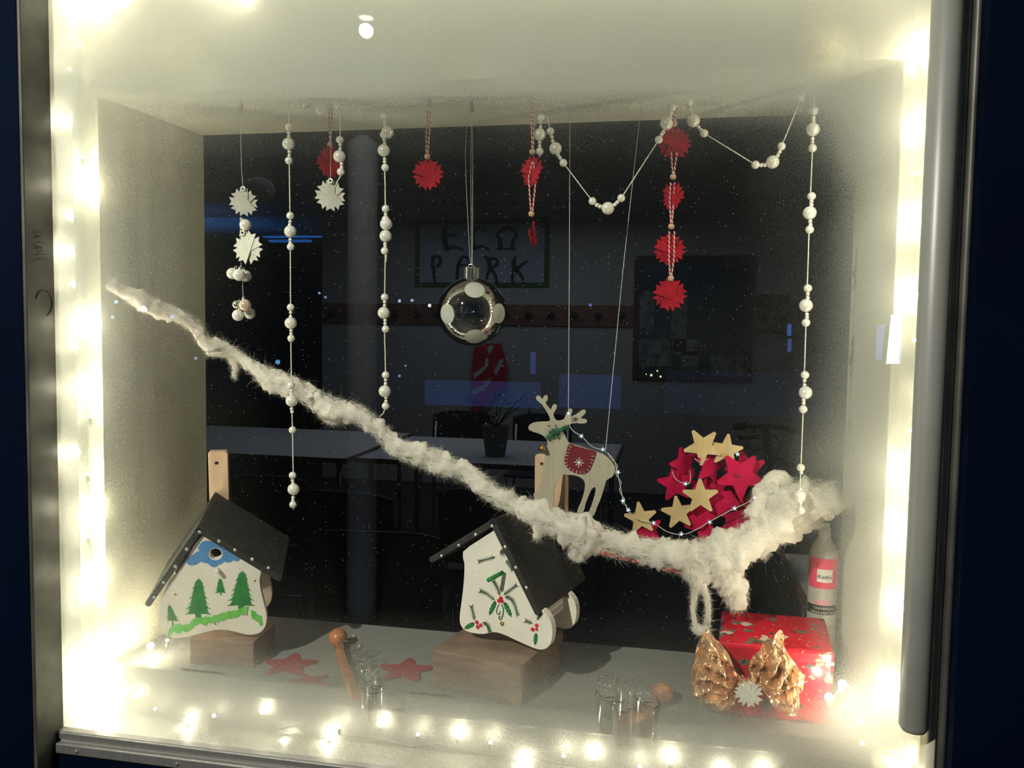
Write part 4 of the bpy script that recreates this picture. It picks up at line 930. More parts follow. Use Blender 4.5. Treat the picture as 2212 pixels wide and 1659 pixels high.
q = MB(); q.plate(Plane(at(1018, 226, Yb), .1), [(-.003, .009), (.002, .009), (.004, -.010), (-.001, -.010)], .0005); q.build('tape', mat('brown_tape', (.36, .22, .17), .6), t)
for dx, dy in ((5, -46), (-53, 4), (60, 3), (6, 56)):   # frosted dots lie on the ball
    d0 = (CAM-c); d0 /= np.linalg.norm(d0); off = RX*(dx/75)-UP*(dy/75); l2 = min(.97, off @ off); nn = off+d0*math.sqrt(1-l2); nn /= np.linalg.norm(nn)
    x = np.cross(nn, [0, 0, 1.]); x /= np.linalg.norm(x); y = np.cross(nn, x); vs = [c+nn*rb*1.002]; rings = 5; m_ = 24; aa = .285
    for k in range(1, rings+1):
        th = aa*k/rings
        for j in range(m_): a = 2*PI*j/m_; vs.append(c+rb*1.003*(nn*math.cos(th)+(x*math.cos(a)+y*math.sin(a))*math.sin(th)))
    fs = [(0, 1+j, 1+(j+1) % m_) for j in range(m_)]+[(1+(k-1)*m_+j, 1+k*m_+j, 1+k*m_+(j+1) % m_, 1+(k-1)*m_+(j+1) % m_) for k in range(1, rings) for j in range(m_)]
    q = MB(); q.add(vs, fs); q.build('frosted_dot', M['frostdot'], t, smooth=True)

# ------------------------------------------------------------------ plywood reindeer
rc = lambda pts: conv(pts, 1100, 820, 3.687)
Yr = .125; pr = Plane(at(1230, 1000, Yr), math.radians(2))
deer = [(152,385),(163,360),(195,343),(250,336),(322,332),(318,295),(298,255),(262,202),(224,168),(212,145),(224,128),(245,133),(263,155),(278,130),(298,123),(307,142),(302,166),(290,186),(312,218),(332,237),(345,205),(362,195),(379,208),(374,235),(350,278),(378,327),
        (430,318),(446,292),(468,250),(480,232),(499,236),(500,258),(492,292),(525,282),(562,255),(590,239),(609,248),(606,268),(588,288),(570,308),(600,314),(619,326),(611,346),(575,351),(540,346),(500,352),(455,366),(414,384),
        (432,425),(455,468),(482,512),(530,522),(610,548),(690,573),(740,590),(790,626),(828,670),(842,712),(836,750),(815,780),(775,802),(757,860),(732,940),(702,1010),(672,1085),(628,1078),(652,1010),(674,940),(688,885),(684,860),(672,860),(654,878),(630,932),(608,990),(588,1060),(540,1052),
        (570,980),(592,910),(603,850),(598,812),(572,784),(520,764),(450,757),(405,762),(384,785),(366,840),(356,900),(352,1020),(320,1020),(275,1012),(225,1005),(192,912),(228,880),(246,820),(258,760),(266,700),(278,640),(290,590),(305,555),(300,530),(306,510),(292,470),(270,447),(235,430),(190,416),(162,403)]
t = thing('wooden_reindeer', at(1230, 1100, Yr), 'flat plywood reindeer with antlers and a burgundy blanket hanging from two threads', 'ornament')
q = MB(); q.plate(pr, smooth_poly([pr.uv(*p) for p in rc(deer)], 2), .006); q.build('body', M['paleply'], t, bevel=.0006)
bl = rc([(476,514),(530,528),(610,550),(690,573),(684,615),(660,680),(635,725),(595,750),(545,747),(492,728),(458,696),(440,655),(444,612),(460,560)])
q = MB(); q.plate(pr, smooth_poly([pr.uv(*p) for p in bl], 2), .0012, .0013); q.build('blanket', M['blanket'], t)
q = MB()
def seg(a_, b_, r=.0004, w_=.0018):
    a_, b_ = rc([a_, b_]); q.tube([pr.P(*pr.uv(*a_), w_), pr.P(*pr.uv(*b_), w_)], r, 5)
for a_, b_ in (((478,530),(498,536)),((468,553),(488,556)),((455,580),(478,582)),((446,602),(470,604)),((442,632),(466,632)),((442,662),(464,658)),((452,690),(470,678)),((475,715),(486,700)),((505,732),(512,712)),((537,744),(540,722)),((570,748),(568,726)),
               ((600,746),(594,724)),((632,728),(620,708)),((652,698),(634,690)),((665,665),(646,660)),((672,640),(650,636)),((680,610),(656,608))): seg(a_, b_)
for k in range(4):
    a = PI*k/4+.1; c_ = np.array([556, 660.]); d = np.array([math.cos(a), math.sin(a)])*40*(1 if k % 2 == 0 else .85); seg(tuple(c_-d), tuple(c_+d), .0006)
q.build('embroidery', M['cord'], t)
x, y = rc([(318,368)])[0]; q = MB(); q.plate(pr, disc(*pr.uv(x, y), .0012, 10), .0015, .0006); q.build('eye', M['ink'], t)
q = MB(); random.seed(9)
for i in range(260):
    f = random.random(); b0 = np.array([455, 372.])*(1-f)+np.array([300, 470.])*f if random.random() < .6 else np.array([360, 420.])+np.random.normal(0, 18, 2)
    b1_ = b0+np.random.normal(0, 16, 2); w_ = random.uniform(.001, .007); a_, b_ = rc([tuple(b0), tuple(b1_)])
    A_, B_ = pr.P(*pr.uv(*a_), w_), pr.P(*pr.uv(*b_), w_+random.uniform(-.002, .003)); s_ = np.cross(B_-A_, pr.N); s_ = s_/np.linalg.norm(s_)*.0009; q.add([A_-s_, A_+s_, B_], [(0, 1, 2)])
o = q.build('fir_collar', M['fir'], t); o['kind'] = 'stuff'
x, y = rc([(268,535)])[0]; c_ = pr.P(*pr.uv(x, y), .008); q = MB(); q.lathe([(0, .005), (.0026, .004), (.004, .0), (.0055, -.004), (.005, -.004), (.0036, .0)], c_, n=16); q.build('bell', M['tinsel'], t, smooth=True)
q = MB(); q.tube([pr.P(*pr.uv(1228, 893), .001), at(1230, 560, Yr), at(1231, 216, Yr-.01)], .0005, 5); q.build('hanging_thread', M['nylon'], t)
q = MB(); q.tube([pr.P(*pr.uv(1308, 973), .001), at(1346, 580, Yr), at(1386, 216, Yr-.01)], .0005, 5); q.build('hanging_thread', M['nylon'], t)

# ------------------------------------------------------------------ pile of stars
def flat_star(x, y, R, rot, Y, mt, nm, lab, grp_, th=.004, yaw=0, inner=.46, cat='star', sx=1.):
    c = at(x, y, Y); pl = Plane(c, math.radians(yaw)); r = pxm(R, c)
    q = MB(); q.plate(pl, star_pts(0, 0, r, math.radians(rot), 5, inner, sx), th, 0); return tag(q.build(nm, mt, bevel=.0005), lab, cat, grp_)
W_ = [(1518,965,42,33,.118,'wooden star at the top left of the pile, grain running diagonally'), (1569,973,37,-6,.122,'wooden star at the top right of the pile, touching its neighbour'),
      (1513,1073,40,3,.110,'wooden star in the middle of the pile in front of the red felt'), (1465,1108,38,10,.118,'wooden star low on the left of the pile'), (1384,1120,37,10,.105,'wooden star standing apart above the cotton, nearest the reindeer')]
for x, y, R, rot, Y, lab in W_: flat_star(x, y, R, rot, Y, M['starwood'], 'wooden_star', lab, 'wooden stars in the pile')
R_ = [(1478,1003,40,14,.134,40,'red felt star at the upper left of the pile'), (1535,1008,40,-12,.128,36,'red felt star between the two top wooden stars'), (1460,1045,42,8,.130,10,'red felt star at the far left of the pile'),
      (1600,1028,54,38,.120,3,'largest red felt star at the right of the pile, with a dark centre'), (1611,1018,46,14,.134,0,'red felt star peeping out behind the largest one'), (1585,1105,44,20,.134,20,'red felt star low on the right of the pile'),
      (1622,1092,36,55,.142,0,'dark red felt star by the cotton at the right of the pile'), (1545,1065,40,25,.140,0,'red felt star behind the middle wooden star'), (1398,1148,38,20,.112,20,'red felt star peeping out below the separate wooden star')]
for x, y, R, rot, Y, yw, lab in R_: flat_star(x, y, R, rot, Y, M['pinkfelt'], 'felt_star', lab, 'red felt stars in the pile', .003, yw, .5)
q = MB(); q.sphere(at(1592, 1027, .117), .0028, 10, 8, sq=(1, .4, 1)); tag(q.build('knot', M['blanket']), 'small dark knot at the centre of the largest red felt star', 'knot')
def felt_band(pts, Y, lab, mt='pinkfelt', depth=.02):
    q = MB(); P = [at(x, y, Y+dy) for x, y, dy in pts]; pl = Plane(P[0], 0); q.plate(pl, [pl.uv(x, y) for x, y, dy in pts], .004); tag(q.build('felt_cloth', M[mt], bevel=.001), lab, 'cloth')
felt_band([(1470,1118,0),(1490,1098,0),(1515,1085,0),(1560,1062,0),(1580,1060,0),(1600,1090,0),(1560,1110,0),(1530,1128,0),(1520,1142,0),(1495,1145,0),(1480,1140,0)], .126, 'wide red felt strip under the middle wooden star')
felt_band([(1505,1138,0),(1535,1130,0),(1545,1145,0),(1575,1130,0),(1620,1110,0),(1645,1105,0),(1640,1150,0),(1600,1175,0),(1510,1170,0)], .132, 'red felt strip along the cotton at the foot of the pile')
felt_band([(1490,1036,0),(1518,1040,0),(1540,1020,0),(1580,1050,0),(1600,1065,0),(1560,1085,0),(1500,1070,0)], .146, 'dark red felt strip behind the pile')
felt_band([(1402,1128,0),(1412,1132,0),(1428,1172,0),(1395,1170,0),(1385,1150,0)], .116, 'red felt tip rising from the cotton below the separate wooden star')

# ------------------------------------------------------------------ micro star lights on wire
wl = [(1228,892,.118),(1231,920,.116),(1240,932,.112),(1256,943,.108),(1280,965,.112),(1302,973,.114),(1325,992,.112),(1333,1020,.108),(1340,1050,.106),(1346,1080,.105),(1352,1092,.105),(1357,1102,.10),(1375,1120,.097),(1412,1130,.100),(1440,1148,.105),(1472,1155,.108),(1500,1146,.108),(1533,1127,.108),(1560,1112,.112),(1587,1098,.112),(1610,1088,.114),(1630,1075,.116)]
t = thing('star_light_wire', at(1228, 892, .118), 'thin silver wire with tiny star lights from the reindeer antler to the pile', 'fairy lights')
q = MB(); q.tube([at(*p) for p in smooth_path(wl, 4)], .0006, 5); q.tube([at(x+4*math.sin(i*1.3), y, d+.002) for i, (x, y, d) in enumerate(smooth_path(wl[5:11], 4))], .0005, 5); q.build('wire', M['nylon'], t, smooth=True)
q = MB(); q.tube([at(*p) for p in smooth_path([(1452,1018,.112),(1460,1035,.108),(1480,1045,.106),(1491,1040,.112),(1490,1015,.13)], 4)], .0005, 5); q.tube([at(*p) for p in smooth_path([(1500,990,.115),(1512,998,.112),(1530,990,.12)], 4)], .0005, 5); q.build('wire', M['nylon'], t, smooth=True)
for i, (x, y, d) in enumerate(((1228,893,.108),(1256,942,.104),(1302,971,.106),(1335,1020,.104),(1346,1082,.100),(1357,1102,.096),(1412,1130,.096),(1472,1154,.104),(1533,1128,.104),(1587,1098,.106),(1630,1075,.110),(1593,981,.112),(1481,1045,.104))):
    pl = Plane(at(x, y, d), math.radians(20*math.sin(i*2.1))); q = MB(); q.plate(pl, star_pts(0, 0, .0042, i*.7, 5, .42, rnd=False), .0018); s_ = q.build('star_cap', M['starplastic'], t)
    q = MB(); q.sphere(pl.P(0, 0, .0006), .0009, 8, 6); q.build('led', M['led'], t)

# ------------------------------------------------------------------ cotton wool
def cotton_rope():
    path = [(236,612,14,-.002),(262,628,14,.012),(300,648,21,.02),(330,662,21,.03),(365,674,17,.04),(400,690,15,.05),(425,710,15,.06),(445,738,16,.07),(478,752,18,.08),(510,768,15,.088),(545,792,14,.09),(578,815,24,.092),(620,832,25,.095),(660,850,22,.1),(695,872,25,.1),(730,888,28,.1),(775,895,22,.1),(800,915,19,.1),(822,930,19,.1),(850,962,19,.1),(890,980,25,.1),(930,993,27,.1),(965,1008,25,.095),(1000,1018,20,.09),(1035,1040,22,.08),(1070,1070,22,.07),(1110,1090,22,.06),(1150,1106,28,.048),(1190,1126,32,.042),(1240,1148,36,.045),(1290,1165,34,.055),(1340,1178,31,.065),(1395,1190,32,.07),(1450,1200,36,.075),(1500,1206,42,.08),(1550,1200,46,.085),(1600,1180,42,.095),(1650,1150,40,.105),(1690,1115,54,.115),(1725,1090,58,.12),(1770,1080,46,.11),(1812,1066,30,.10)]
    t = thing('cotton_wool_rope', at(1000, 1020, .09), 'white cotton wool rope sagging from the left wall to the right like a snow slope', 'cotton wool')
    branches = [
     [(1545,1220,38,.085),(1575,1255,36,.085),(1590,1290,28,.085),(1592,1318,14,.085)],
     [(1490,1225,26,.075),(1504,1262,13,.070),(1500,1290,7,.068),(1497,1320,5,.066),(1503,1352,6,.066)],
     [(1512,1262,10,.070),(1526,1288,6,.068),(1530,1318,5,.067),(1527,1345,7,.067)],
     [(1500,1352,10,.066),(1514,1362,12,.066),(1530,1355,10,.066)],
     [(1665,1110,34,.12),(1660,1065,26,.125),(1680,1040,22,.128),(1705,1050,20,.125)], [(1625,1120,22,.105),(1640,1090,20,.11),(1645,1055,16,.12)],
     [(1185,1120,20,.042),(1165,1140,12,.038),(1160,1165,8,.036)], [(1250,1165,20,.045),(1240,1195,16,.044),(1262,1205,9,.044)],
     [(500,772,8,.085),(508,795,6,.085),(506,815,3,.085)], [(575,828,10,.09),(588,842,6,.09)], [(680,868,6,.1),(685,890,4,.1),(705,905,6,.1),(725,908,10,.1),(745,902,8,.1)],
     [(470,748,6,.07),(452,762,5,.065),(478,765,5,.07)],[(1105,1078,12,.06),(1100,1060,8,.06)],[(950,985,14,.098),(940,975,7,.1)],[(1620,1170,26,.1),(1640,1190,16,.1),(1655,1200,8,.1)],[(1680,1150,26,.11),(1700,1165,14,.11)]]
    V, Fc, base = [], [], 0; samp = []
    for bi, br in enumerate([path]+branches):
        P = smooth_path([(x, y, r, d*1000) for x, y, r, d in br], 7)
        C = [at(p[0], p[1], p[3]/1000) for p in P]; Rr = [pxm(p[2], c)*.90 for p, c in zip(P, C)]; n = 28 if bi == 0 else 18
        for i, (c, r) in enumerate(zip(C, Rr)):
            tt = C[min(i+1, len(C)-1)]-C[max(i-1, 0)]; tt = tt/np.linalg.norm(tt); x = np.cross(tt, [0, 1., 0]); x /= np.linalg.norm(x); y = np.cross(tt, x)
            end = 1-max(0, 1-min(i, len(C)-1-i)/1.0) if bi or i > 3 else 1
            if i == 0 or i == len(C)-1: end = .15
            for j in range(n):
                a = 2*PI*j/n; d = x*math.cos(a)+y*math.sin(a)*.75
                q_ = Vector(tuple((c+d*r)*46)); k = noise.fractal(q_, .8, 2.1, 4)
                q2 = Vector(tuple((c+d*r)*150+3.)); k2 = noise.fractal(q2, .9, 2.0, 3)
                V.append(c+d*r*end*(1+.62*k+.32*k2))
        for i in range(len(C)-1):
            for j in range(n): Fc.append((base+i*n+j, base+i*n+(j+1) % n, base+(i+1)*n+(j+1) % n, base+(i+1)*n+j))
        Fc.append(tuple(base+j for j in range(n-1, -1, -1))); Fc.append(tuple(base+(len(C)-1)*n+j for j in range(n)))
        base += n*len(C); samp.append((np.array(C), np.array(Rr), bi))
    q = MB(); q.v = [tuple(v) for v in V]; q.f = Fc; q.mi = [0]*len(Fc); o = q.build('cotton_body', M['cotton'], t, smooth=True)
    # fibres: fine curled ribbons
    vs, fs = [], []; b = 0
    for C, Rr, bi in samp:
        L_ = sum(np.linalg.norm(C[i+1]-C[i]) for i in range(len(C)-1)); Nf = int(L_*(36000 if bi == 0 else 42000))
        wts = Rr/Rr.sum(); idx = rng.choice(len(C)-1, Nf, p=(Rr[:-1]/Rr[:-1].sum()))
        for i in idx:
            f = rng.random(); c = C[i]*(1-f)+C[i+1]*f; r = Rr[i]; tt = C[i+1]-C[i]; tt /= np.linalg.norm(tt)
            a = rng.random()*2*PI; x = np.cross(tt, [0, 1., 0]); x /= np.linalg.norm(x); y = np.cross(tt, x); d = x*math.cos(a)+y*math.sin(a)
            p = c+d*r*rng.uniform(.7, 1.10); ln = rng.uniform(.005, .014)*(1 if bi == 0 else .75)*(1 if rng.random() < .9 else 1.7); sg = 5
            dr = tt*rng.choice((-1, 1))*rng.uniform(.5, 1.2)+d*rng.uniform(-.15, .32)+rng.normal(0, .30, 3); dr /= np.linalg.norm(dr); ax = rng.normal(0, 1, 3); ax /= np.linalg.norm(ax); cu = rng.uniform(-.75, .75)
            wv = rng.uniform(.00007, .00018); sd = np.cross(dr, ax); sd /= np.linalg.norm(sd)+1e-9
            for k in range(sg+1):
                ww = wv*(1-.75*k/sg); vs.append(p-sd*ww); vs.append(p+sd*ww)
                if k < sg: fs.append((b+2*k, b+2*k+1, b+2*k+3, b+2*k+2))
                p = p+dr*ln/sg; dr = dr*math.cos(cu)+np.cross(ax, dr)*math.sin(cu); dr[2] -= .03; dr /= np.linalg.norm(dr)
            b += 2*(sg+1)
    me = bpy.data.meshes.new('loose_fibres'); vv = (np.array(vs)-np.array(t.location)).astype(np.float32)
    me.vertices.add(len(vv)); me.vertices.foreach_set('co', vv.ravel()); ff = np.array(fs, np.int32)
    me.loops.add(ff.size); me.loops.foreach_set('vertex_index', ff.ravel()); me.polygons.add(len(ff)); me.polygons.foreach_set('loop_start', np.arange(0, ff.size, 4, dtype=np.int32)); me.update(calc_edges=True)
    me.materials.append(M['cotton']); o = bpy.data.objects.new('loose_fibres', me); COL.objects.link(o); o.parent = t; o['kind'] = 'stuff'; o['label'] = 'fine loose cotton fibres'
cotton_rope()
# beaded red edge under the cotton
q = MB(); random.seed(4)
for p in smooth_path([(1290,1190,.052),(1340,1205,.06),(1390,1214,.066),(1440,1228,.07),(1485,1240,.072)], 16):
    q.sphere(at(p[0]+random.uniform(-2, 2), p[1]+random.uniform(-3, 3), p[2]), random.uniform(.0014, .0026), 8, 6)
o = tag(q.build('beaded_edging', M['berry'], smooth=True), 'small red beads peeping out under the cotton rope', 'beads'); o['kind'] = 'stuff'

# ------------------------------------------------------------------ felt stars lying on the shelf
for x, y, r, rot, Z, mt, lab in ((625,1434,.040,12,ZS,'redfelt','pink-red felt star lying behind the block on the shelf, back left'), (667,1472,.030,40,ZS,'redfelt','small faded felt star lying on the shelf, in front of the tumblers'),
                                 (392,1484,.036,25,ZS,'redfelt','blurred felt star lying on the shelf at the far left'), (876,1446,.041,8,ZS,'redfelt','red felt star lying on the shelf between the tumblers and the large block'),
                                 (912,1532,.032,30,ZS-.0,'redfelt','faint felt star near the shelf front, below the clear red one'), (1160,1570,.026,10,-.552,'redfelt','faint felt star on the ledge below the large block')):
    c = atz(x, y, Z+.003); q = MB(); pts = [(c[0]+a, c[1]+b) for a, b in star_pts(0, 0, r, math.radians(rot), 5, .5)]; n = len(pts)
    if Z == ZS: pts = [(px_, max(py_, .0)) for px_, py_ in pts] if c[1] < .03 else pts
    q.add([(a, b, Z+.0032) for a, b in pts]+[(a, b, Z+.0002) for a, b in pts], [tuple(range(n)), tuple(range(2*n-1, n-1, -1))]+[(i, n+i, n+(i+1) % n, (i+1) % n) for i in range(n)])
    tag(q.build('felt_star', M[mt]), lab, 'star', 'felt stars lying on the shelf')

# ------------------------------------------------------------------ tumblers and wooden holders
def tumbler_mesh():
    q = MB(); q.lathe([(0, .001), (.0095, .001), (.0105, .004), (.0122, .044), (.0117, .044), (.0100, .005), (0, .005)], (0, 0, 0), n=32)
    me = bpy.data.meshes.new('tumbler'); me.from_pydata(q.v, [], q.f); me.materials.append(M['tumbler']); me.polygons.foreach_set('use_smooth', [True]*len(me.polygons)); return me
TM = tumbler_mesh(); q = MB(); q.tube([np.array([.0121*math.cos(k), .0121*math.sin(k), 0]) for k in np.linspace(0, 2*PI, 33)], .0006, 6, caps=False)
RM = bpy.data.meshes.new('rim'); RM.from_pydata([tuple(v) for v in q.v], [], q.f); RM.materials.append(thin_glass('glass_rim', (.9, .9, .88), .45, .9, .1)); RM.polygons.foreach_set('use_smooth', [True]*len(RM.polygons))
def tumbler(x, y, lab, grp_, hz=.046, sc=1.0):
    c = atz(x, y, ZS+hz*sc+.001); o = thing('shot_glass', (c[0], c[1], ZS+.0005), lab, 'glass', grp_); g_ = place('glass_body', TM, (c[0], c[1], ZS+.0005), o); g_.scale = (sc,)*3
    g_ = place('rim', RM, (c[0], c[1], ZS+.0445*sc), o); g_.scale = (sc,)*3
    return c
nm6 = ['backmost, right by the wooden knob', 'second from the wooden knob', 'third from the wooden knob', 'fourth from the wooden knob', 'fifth from the wooden knob', 'frontmost, sixth from the wooden knob']
cs_ = [tumbler(x, y, 'clear shot glass of the left row, '+nm6[i], 'shot glasses on the shelf', sc=.92) for i, (x, y) in enumerate(((753,1375),(765,1394),(777,1415),(787,1436),(797,1460),(808,1485)))]
def holder(pts, knob, lab):
    P = [atz(x, y, ZS+.008) for x, y in pts]; t = thing('wooden_holder', np.append(P[0][:2], ZS), lab, 'glass holder')
    q = MB(); SP = smooth_path(P, 5); vs = []
    for i, p in enumerate(SP):
        d = SP[min(i+1, len(SP)-1)]-SP[max(i-1, 0)]; d[2] = 0; d /= np.linalg.norm(d); n_ = np.array([-d[1], d[0], 0])*.0055
        z1 = ZS+.012; vs += [(*(p+n_)[:2], ZS+.0004), (*(p-n_)[:2], ZS+.0004), (*(p-n_)[:2], z1), (*(p+n_)[:2], z1)]
    k = len(SP); q.add(vs, [(4*i+j, 4*i+(j+1) % 4, 4*i+4+(j+1) % 4, 4*i+4+j) for i in range(k-1) for j in range(4)]+[(3, 2, 1, 0), (4*k-4, 4*k-3, 4*k-2, 4*k-1)])
    q.build('rail', M['redwood'], t, bevel=.001)
    c = atz(knob[0], knob[1], ZS+.017); c[2] = ZS+.0145; q = MB(); q.sphere(c, .0140, 24, 16); q.build('knob', M['redwood'], t, smooth=True)
    q = MB(); q.lathe([(.0062, -.004), (.0072, .0), (.0062, .004)], (*SP[1][:2], ZS+.007), n=14, axis=(SP[2]-SP[0])); q.build('collar', M['brownblock'], t, smooth=True)
holder([(733,1392),(736,1412),(745,1440),(755,1468),(768,1500)], (730,1374), 'curved wooden glass holder with a striped round knob left of the shot glasses')
for x, y, l_ in ((1313,1465,'of the right group, backmost'), (1352,1478,'of the right group, in the middle behind'), (1395,1502,'of the right group, nearest the wooden knob'), (1311,1492,'of the right group, in front of the backmost'), (1345,1522,'of the right group, frontmost')):
    tumbler(x, y, 'clear shot glass '+l_, 'shot glasses on the shelf', sc=1.08)
holder([(1425,1512),(1400,1532),(1370,1545),(1330,1552)], (1430,1494), 'wooden glass holder with a round knob beside the gift, half hidden by frost')

# ------------------------------------------------------------------ gift with foil bow
Yg = .028
g0 = at(1548, 1560, Yg); gx0, gx1 = at(1548, 1480, Yg)[0], at(1800, 1480, Yg)[0]; gz1 = float(at(1680, 1400, Yg)[2]); gy1 = .155
t = thing('gift_box', ((gx0+gx1)/2, .09, ZS), 'red patterned gift box with a rose-gold foil bow in the right corner of the shelf', 'gift')
q = MB(); nseg = 14; vs = []
a_ = np.array([gx0, Yg, ZS+.0005]); b_ = np.array([gx1, Yg, ZS+.0005]); dshift = np.array([.012, gy1-Yg, 0])
q.obox(a_, b_-a_, dshift, np.array([0, 0, gz1-ZS])); o = q.build('wrapped_box', M['wrap'], t, bevel=.004)
q = MB(); a2 = a_+dshift*.995+np.array([.004, 0, gz1-ZS-.001])
q.add([a_+np.array([0, -.0006, gz1-ZS-.03]), b_+np.array([0, -.0006, gz1-ZS-.012]), b_+np.array([0, -.0012, gz1-ZS-.016]), a_+np.array([0, -.0012, gz1-ZS-.034])], [(0, 1, 2, 3)])
q.build('paper_fold', M['wrap'], t)
def lobe(poly, knot, Y0, bulge, seed):
    rr = np.random.default_rng(seed); K = at(*knot, Y0); pl = Plane(K, 0); P = np.array(smooth_poly([pl.uv(x, y) for x, y in poly], 3)); m_ = len(P); rings = 26; vs = []
    cen = P.mean(0)
    for i in range(rings+1):
        f = (i/rings)
        for j in range(m_):
            uv = cen+(P[j]-cen)*f; dk = np.linalg.norm(uv); ang = math.atan2(uv[1], uv[0])
            h = bulge*(1-f**2.4)+.0085*math.sin(ang*17+seed+3*math.sin(dk*60))*min(1, dk/.03)*(1-.4*f)
            h += .012*noise.fractal(Vector((uv[0]*58+seed, uv[1]*58, seed*3.1)), .9, 2.1, 5)+.010*abs(noise.noise(Vector((uv[0]*38+9, uv[1]*38, seed))))
            vs.append(pl.P(uv[0]+rr.normal(0, .0003), uv[1]+rr.normal(0, .0003), h))
    fs = []
    for i in range(rings):
        for j in range(m_):
            a, b, c, d = i*m_+j, i*m_+(j+1) % m_, (i+1)*m_+(j+1) % m_, (i+1)*m_+j
            fs += [(a, b, c), (a, c, d)] if (i+j) % 2 else [(a, b, d), (b, c, d)]
    # closed back
    b0 = len(vs); c_ = pl.P(*cen, -.006); vs.append(c_); fs += [(b0, rings*m_+(j+1) % m_, rings*m_+j) for j in range(m_)]
    q = MB(); q.add(vs, fs); o = q.build('bow_loop', M['gold'], t, smooth=False); return o
lobe([(1512,1376),(1530,1364),(1548,1384),(1568,1404),(1582,1428),(1590,1452),(1606,1470),(1608,1490),(1590,1505),(1572,1528),(1552,1536),(1522,1528),(1504,1512),(1495,1488),(1490,1462),(1498,1436),(1503,1410)], (1604,1484), .012, .020, 3)
lobe([(1664,1376),(1676,1363),(1690,1364),(1695,1378),(1694,1394),(1712,1424),(1732,1452),(1741,1464),(1733,1486),(1728,1520),(1722,1548),(1696,1536),(1668,1516),(1648,1494),(1628,1478),(1616,1462),(1615,1440),(1620,1418),(1640,1398)], (1622,1484), .012, .022, 8)
q = MB()
kk = at(1613, 1485, .004); q.sphere(kk, .012, 14, 10, sq=(1, .8, .9)); q.v = [tuple(np.array(v)+np.array([1, 1, 1])*.0025*noise.noise(Vector(v)*400)) for v in q.v]; q.build('knot', M['gold'], t)
woven(t, 1617, 1497, 30, -.009, math.radians(0), M['whitefelt'], math.radians(12), wd=.24)

# ------------------------------------------------------------------ spray bottle
Yv = .192; cb = at(1775, 1300, Yv); rB = pxm(30, cb)
zb0, zb1 = float(at(1770, 1352, Yv)[2]), float(at(1780, 1180, Yv)[2]); zb0 = ZS
t = thing('disinfectant_bottle', (cb[0], cb[1], ZS), 'milky plastic bottle with a raspberry label standing behind the gift', 'bottle')
zs_ = float(at(1780, 1180, Yv)[2]); zn = float(at(1782, 1160, Yv)[2]); zc = float(at(1782, 1128, Yv)[2])
q = MB(); q.lathe([(0, 0.0006), (rB*.9, .0006), (rB, .006), (rB, zs_-ZS-.012), (rB*.85, zs_-ZS-.002), (rB*.45, zn-ZS), (rB*.4, zn-ZS+.004)], (cb[0], cb[1], ZS), n=40); q.build('bottle_body', M['plastic'], t, smooth=True)
q = MB(); q.lathe([(rB*.45, 0), (rB*.45, .012), (rB*.30, .016), (rB*.30, zc-zn), (0, zc-zn)], (cb[0], cb[1], zn), n=24); q.box((cb[0]-rB*.9, cb[1]-.006, zc-.010), (cb[0]+.006, cb[1]+.006, zc)); q.build('spray_head', M['plastic'], t, smooth=False)
def band(py0, py1, mt, a0, a1, nm, off=.0004):
    z0, z1 = float(at(1772, py1, Yv-rB)[2]), float(at(1772, py0, Yv-rB)[2]); q = MB(); n = 30; vs = []
    for k in range(n+1):
        a = math.radians(a0+(a1-a0)*k/n); d = np.array([math.sin(a), -math.cos(a)])*(rB+off); vs += [(cb[0]+d[0], cb[1]+d[1], z0), (cb[0]+d[0], cb[1]+d[1], z1)]
    q.add(vs, [(2*k, 2*k+2, 2*k+3, 2*k+1) for k in range(n)]); return q.build(nm, mt, t, smooth=True)
band(1207, 1272, M['label_red'], -75, 75, 'label')
band(1230, 1258, M['label_white'], -32, 28, 'label_patch', .0007)
band(1296, 1308, mat('faded_pink_print', (.70, .35, .38), .6), -40, 20, 'pink_print', .0006)
band(1308, 1328, M['ink'], -80, 80, 'label_band', .0006)
def wrap_text(txt, py, hpx, mt, off, ang0=0, nm='lettering'):
    cu = bpy.data.curves.new('txt', 'FONT'); cu.body = txt; cu.align_x = 'CENTER'; cu.size = 1; cu.extrude = 0
    ob = bpy.data.objects.new('txt', cu); COL.objects.link(ob); dg = bpy.context.evaluated_depsgraph_get(); me = bpy.data.meshes.new_from_object(ob.evaluated_get(dg)); bpy.data.objects.remove(ob)
    z = float(at(1772, py, Yv-rB)[2]); s_ = pxm(hpx, cb)/.7; q = MB(); vs = []
    for v in me.vertices:
        a = v.co.x*s_/rB+ang0; vs.append((cb[0]+math.sin(a)*(rB+off), cb[1]-math.cos(a)*(rB+off), z+v.co.y*s_))
    q.add(vs, [tuple(p.vertices) for p in me.polygons]); o = q.build(nm, mt, t); bpy.data.meshes.remove(me); return o
wrap_text('Kadni', 1250, 8.5, M['ink'], .0012, -.04); wrap_text('UNIVERSAL-', 1317, 5.6, M['label_white'], .0012); wrap_text('DESINFEKTION', 1326.5, 5.6, M['label_white'], .0012)

